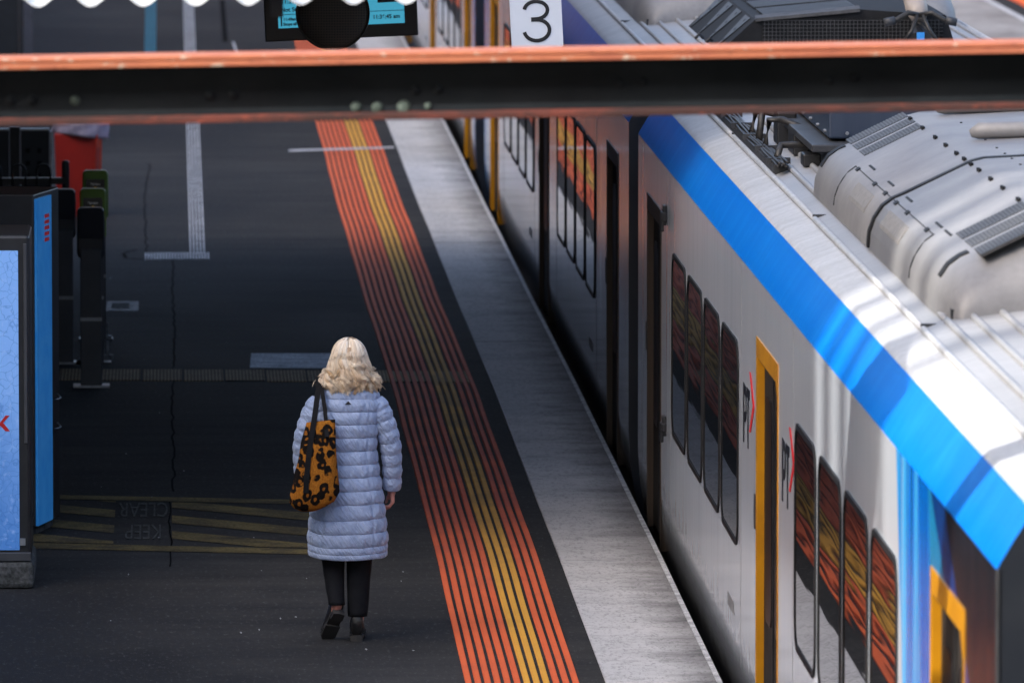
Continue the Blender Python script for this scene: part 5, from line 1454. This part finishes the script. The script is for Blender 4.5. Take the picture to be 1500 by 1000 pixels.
for i in range(70):
    lock(R(20) + R(60) * random.random(), random.uniform(math.pi * 0.95, math.pi * 2.05), 1, 5000 + i, 1.9)
ho = hair.build('hair', None, person, smooth=True, world=False)
ca = ho.data.color_attributes.new('tint', 'FLOAT_COLOR', 'POINT')
for i, c in enumerate(hcol): ca.data[i].color = (*c, 1)
hm = NT('blond_hair'); at_ = hm.t.nodes.new('ShaderNodeAttribute'); at_.attribute_name = 'tint'
hm.t.links.new(at_.outputs['Color'], hm.b.inputs['Base Color']); hm.set('Roughness', 0.38); hm.set('Specular IOR Level', 0.5)
ho.data.materials.append(hm.m)

# ---------------- leopard tote bag
bag = empty('tote_bag', (PX - 0.16, PY - 0.18, 0.70)); tag(bag, 'leopard print tote bag hanging from the woman\'s left shoulder by black straps', 'bag')
def w2(px, py, yo): return gy(px, py, PY + yo)
rows_ = [(617, 448, 491, 0.020), (628, 446, 491, 0.035), (650, 441, 492, 0.055), (680, 435, 494, 0.068), (705, 429, 496, 0.075), (722, 425, 497, 0.078), (735, 424, 490, 0.072), (743, 430, 476, 0.055), (748, 440, 464, 0.022)]
rings = []
NR = 44
allr = []
for i in range(len(rows_) - 1):
    for k in range(4):
        t = k / 4; allr.append(tuple(a + (b - a) * t for a, b in zip(rows_[i], rows_[i + 1])))
allr.append(rows_[-1])
for (py, xl, xr2, dp) in allr:
    yo = -0.205 if py > 660 else -0.205 + 0.02 * (660 - py) / 40
    a, b = w2(xl, py, yo), w2(xr2, py, yo); cxx = (a.x + b.x) / 2; hw = (b.x - a.x) / 2; zz = a.z
    rr = []
    for q in range(NR):
        th = 2 * math.pi * q / NR; c, s_ = math.cos(th), math.sin(th)
        x = cxx + hw * math.copysign(abs(c) ** 0.7, c); yy = PY + yo + dp * math.copysign(abs(s_) ** 0.8, s_)
        nz3 = mnoise.noise(Vector((x * 9, yy * 9, zz * 9))) * 0.006
        tilt = -0.035 * (x - cxx) / hw * (1 if py < 640 else 0.4)
        rr.append((x + nz3, yy + nz3, zz + 0.010 * mnoise.noise(Vector((x * 7, yy * 7, 1))) - tilt * 0.25))
    rings.append(rr)
bb = MB().loft(rings).build('body', M['leopard'], bag, smooth=True)
def ribbon(pts, w, th, nm):
    rings = []
    P = [Vector(p) for p in pts]
    for i, p in enumerate(P):
        tg = (P[min(i + 1, len(P) - 1)] - P[max(i - 1, 0)]).normalized()
        nrm = Vector((0, -1, 0)); nrm = (nrm - tg * nrm.dot(tg)).normalized() if abs(nrm.dot(tg)) < 0.95 else Vector((0, 0, 1))
        sd_ = tg.cross(nrm).normalized()
        rings.append([p + sd_ * w / 2 + nrm * th / 2, p - sd_ * w / 2 + nrm * th / 2, p - sd_ * w / 2 - nrm * th / 2, p + sd_ * w / 2 - nrm * th / 2])
    return MB().loft(rings).build(nm, M['strap'], bag)
top_ = w2(467, 566, -0.075)
sh_top = Vector((top_.x, PY - 0.02, top_.z + 0.045))
def seq(lst): return [w2(x, y, o) for x, y, o in lst]
ribbon([sh_top + Vector((0, 0.07, -0.03)), sh_top + Vector((0, 0.02, 0.0))] + seq([(467, 563, -0.07), (465, 580, -0.125), (461, 610, -0.20), (456, 640, -0.245), (452, 670, -0.272), (449, 700, -0.285), (448, 722, -0.288)]), 0.030, 0.005, 'strap')
ribbon([sh_top + Vector((0.012, 0.07, -0.03)), sh_top + Vector((0.014, 0.02, 0.002))] + seq([(471, 564, -0.07), (473, 580, -0.125), (476, 600, -0.165), (478, 625, -0.21), (479, 640, -0.255)]), 0.022, 0.005, 'strap')
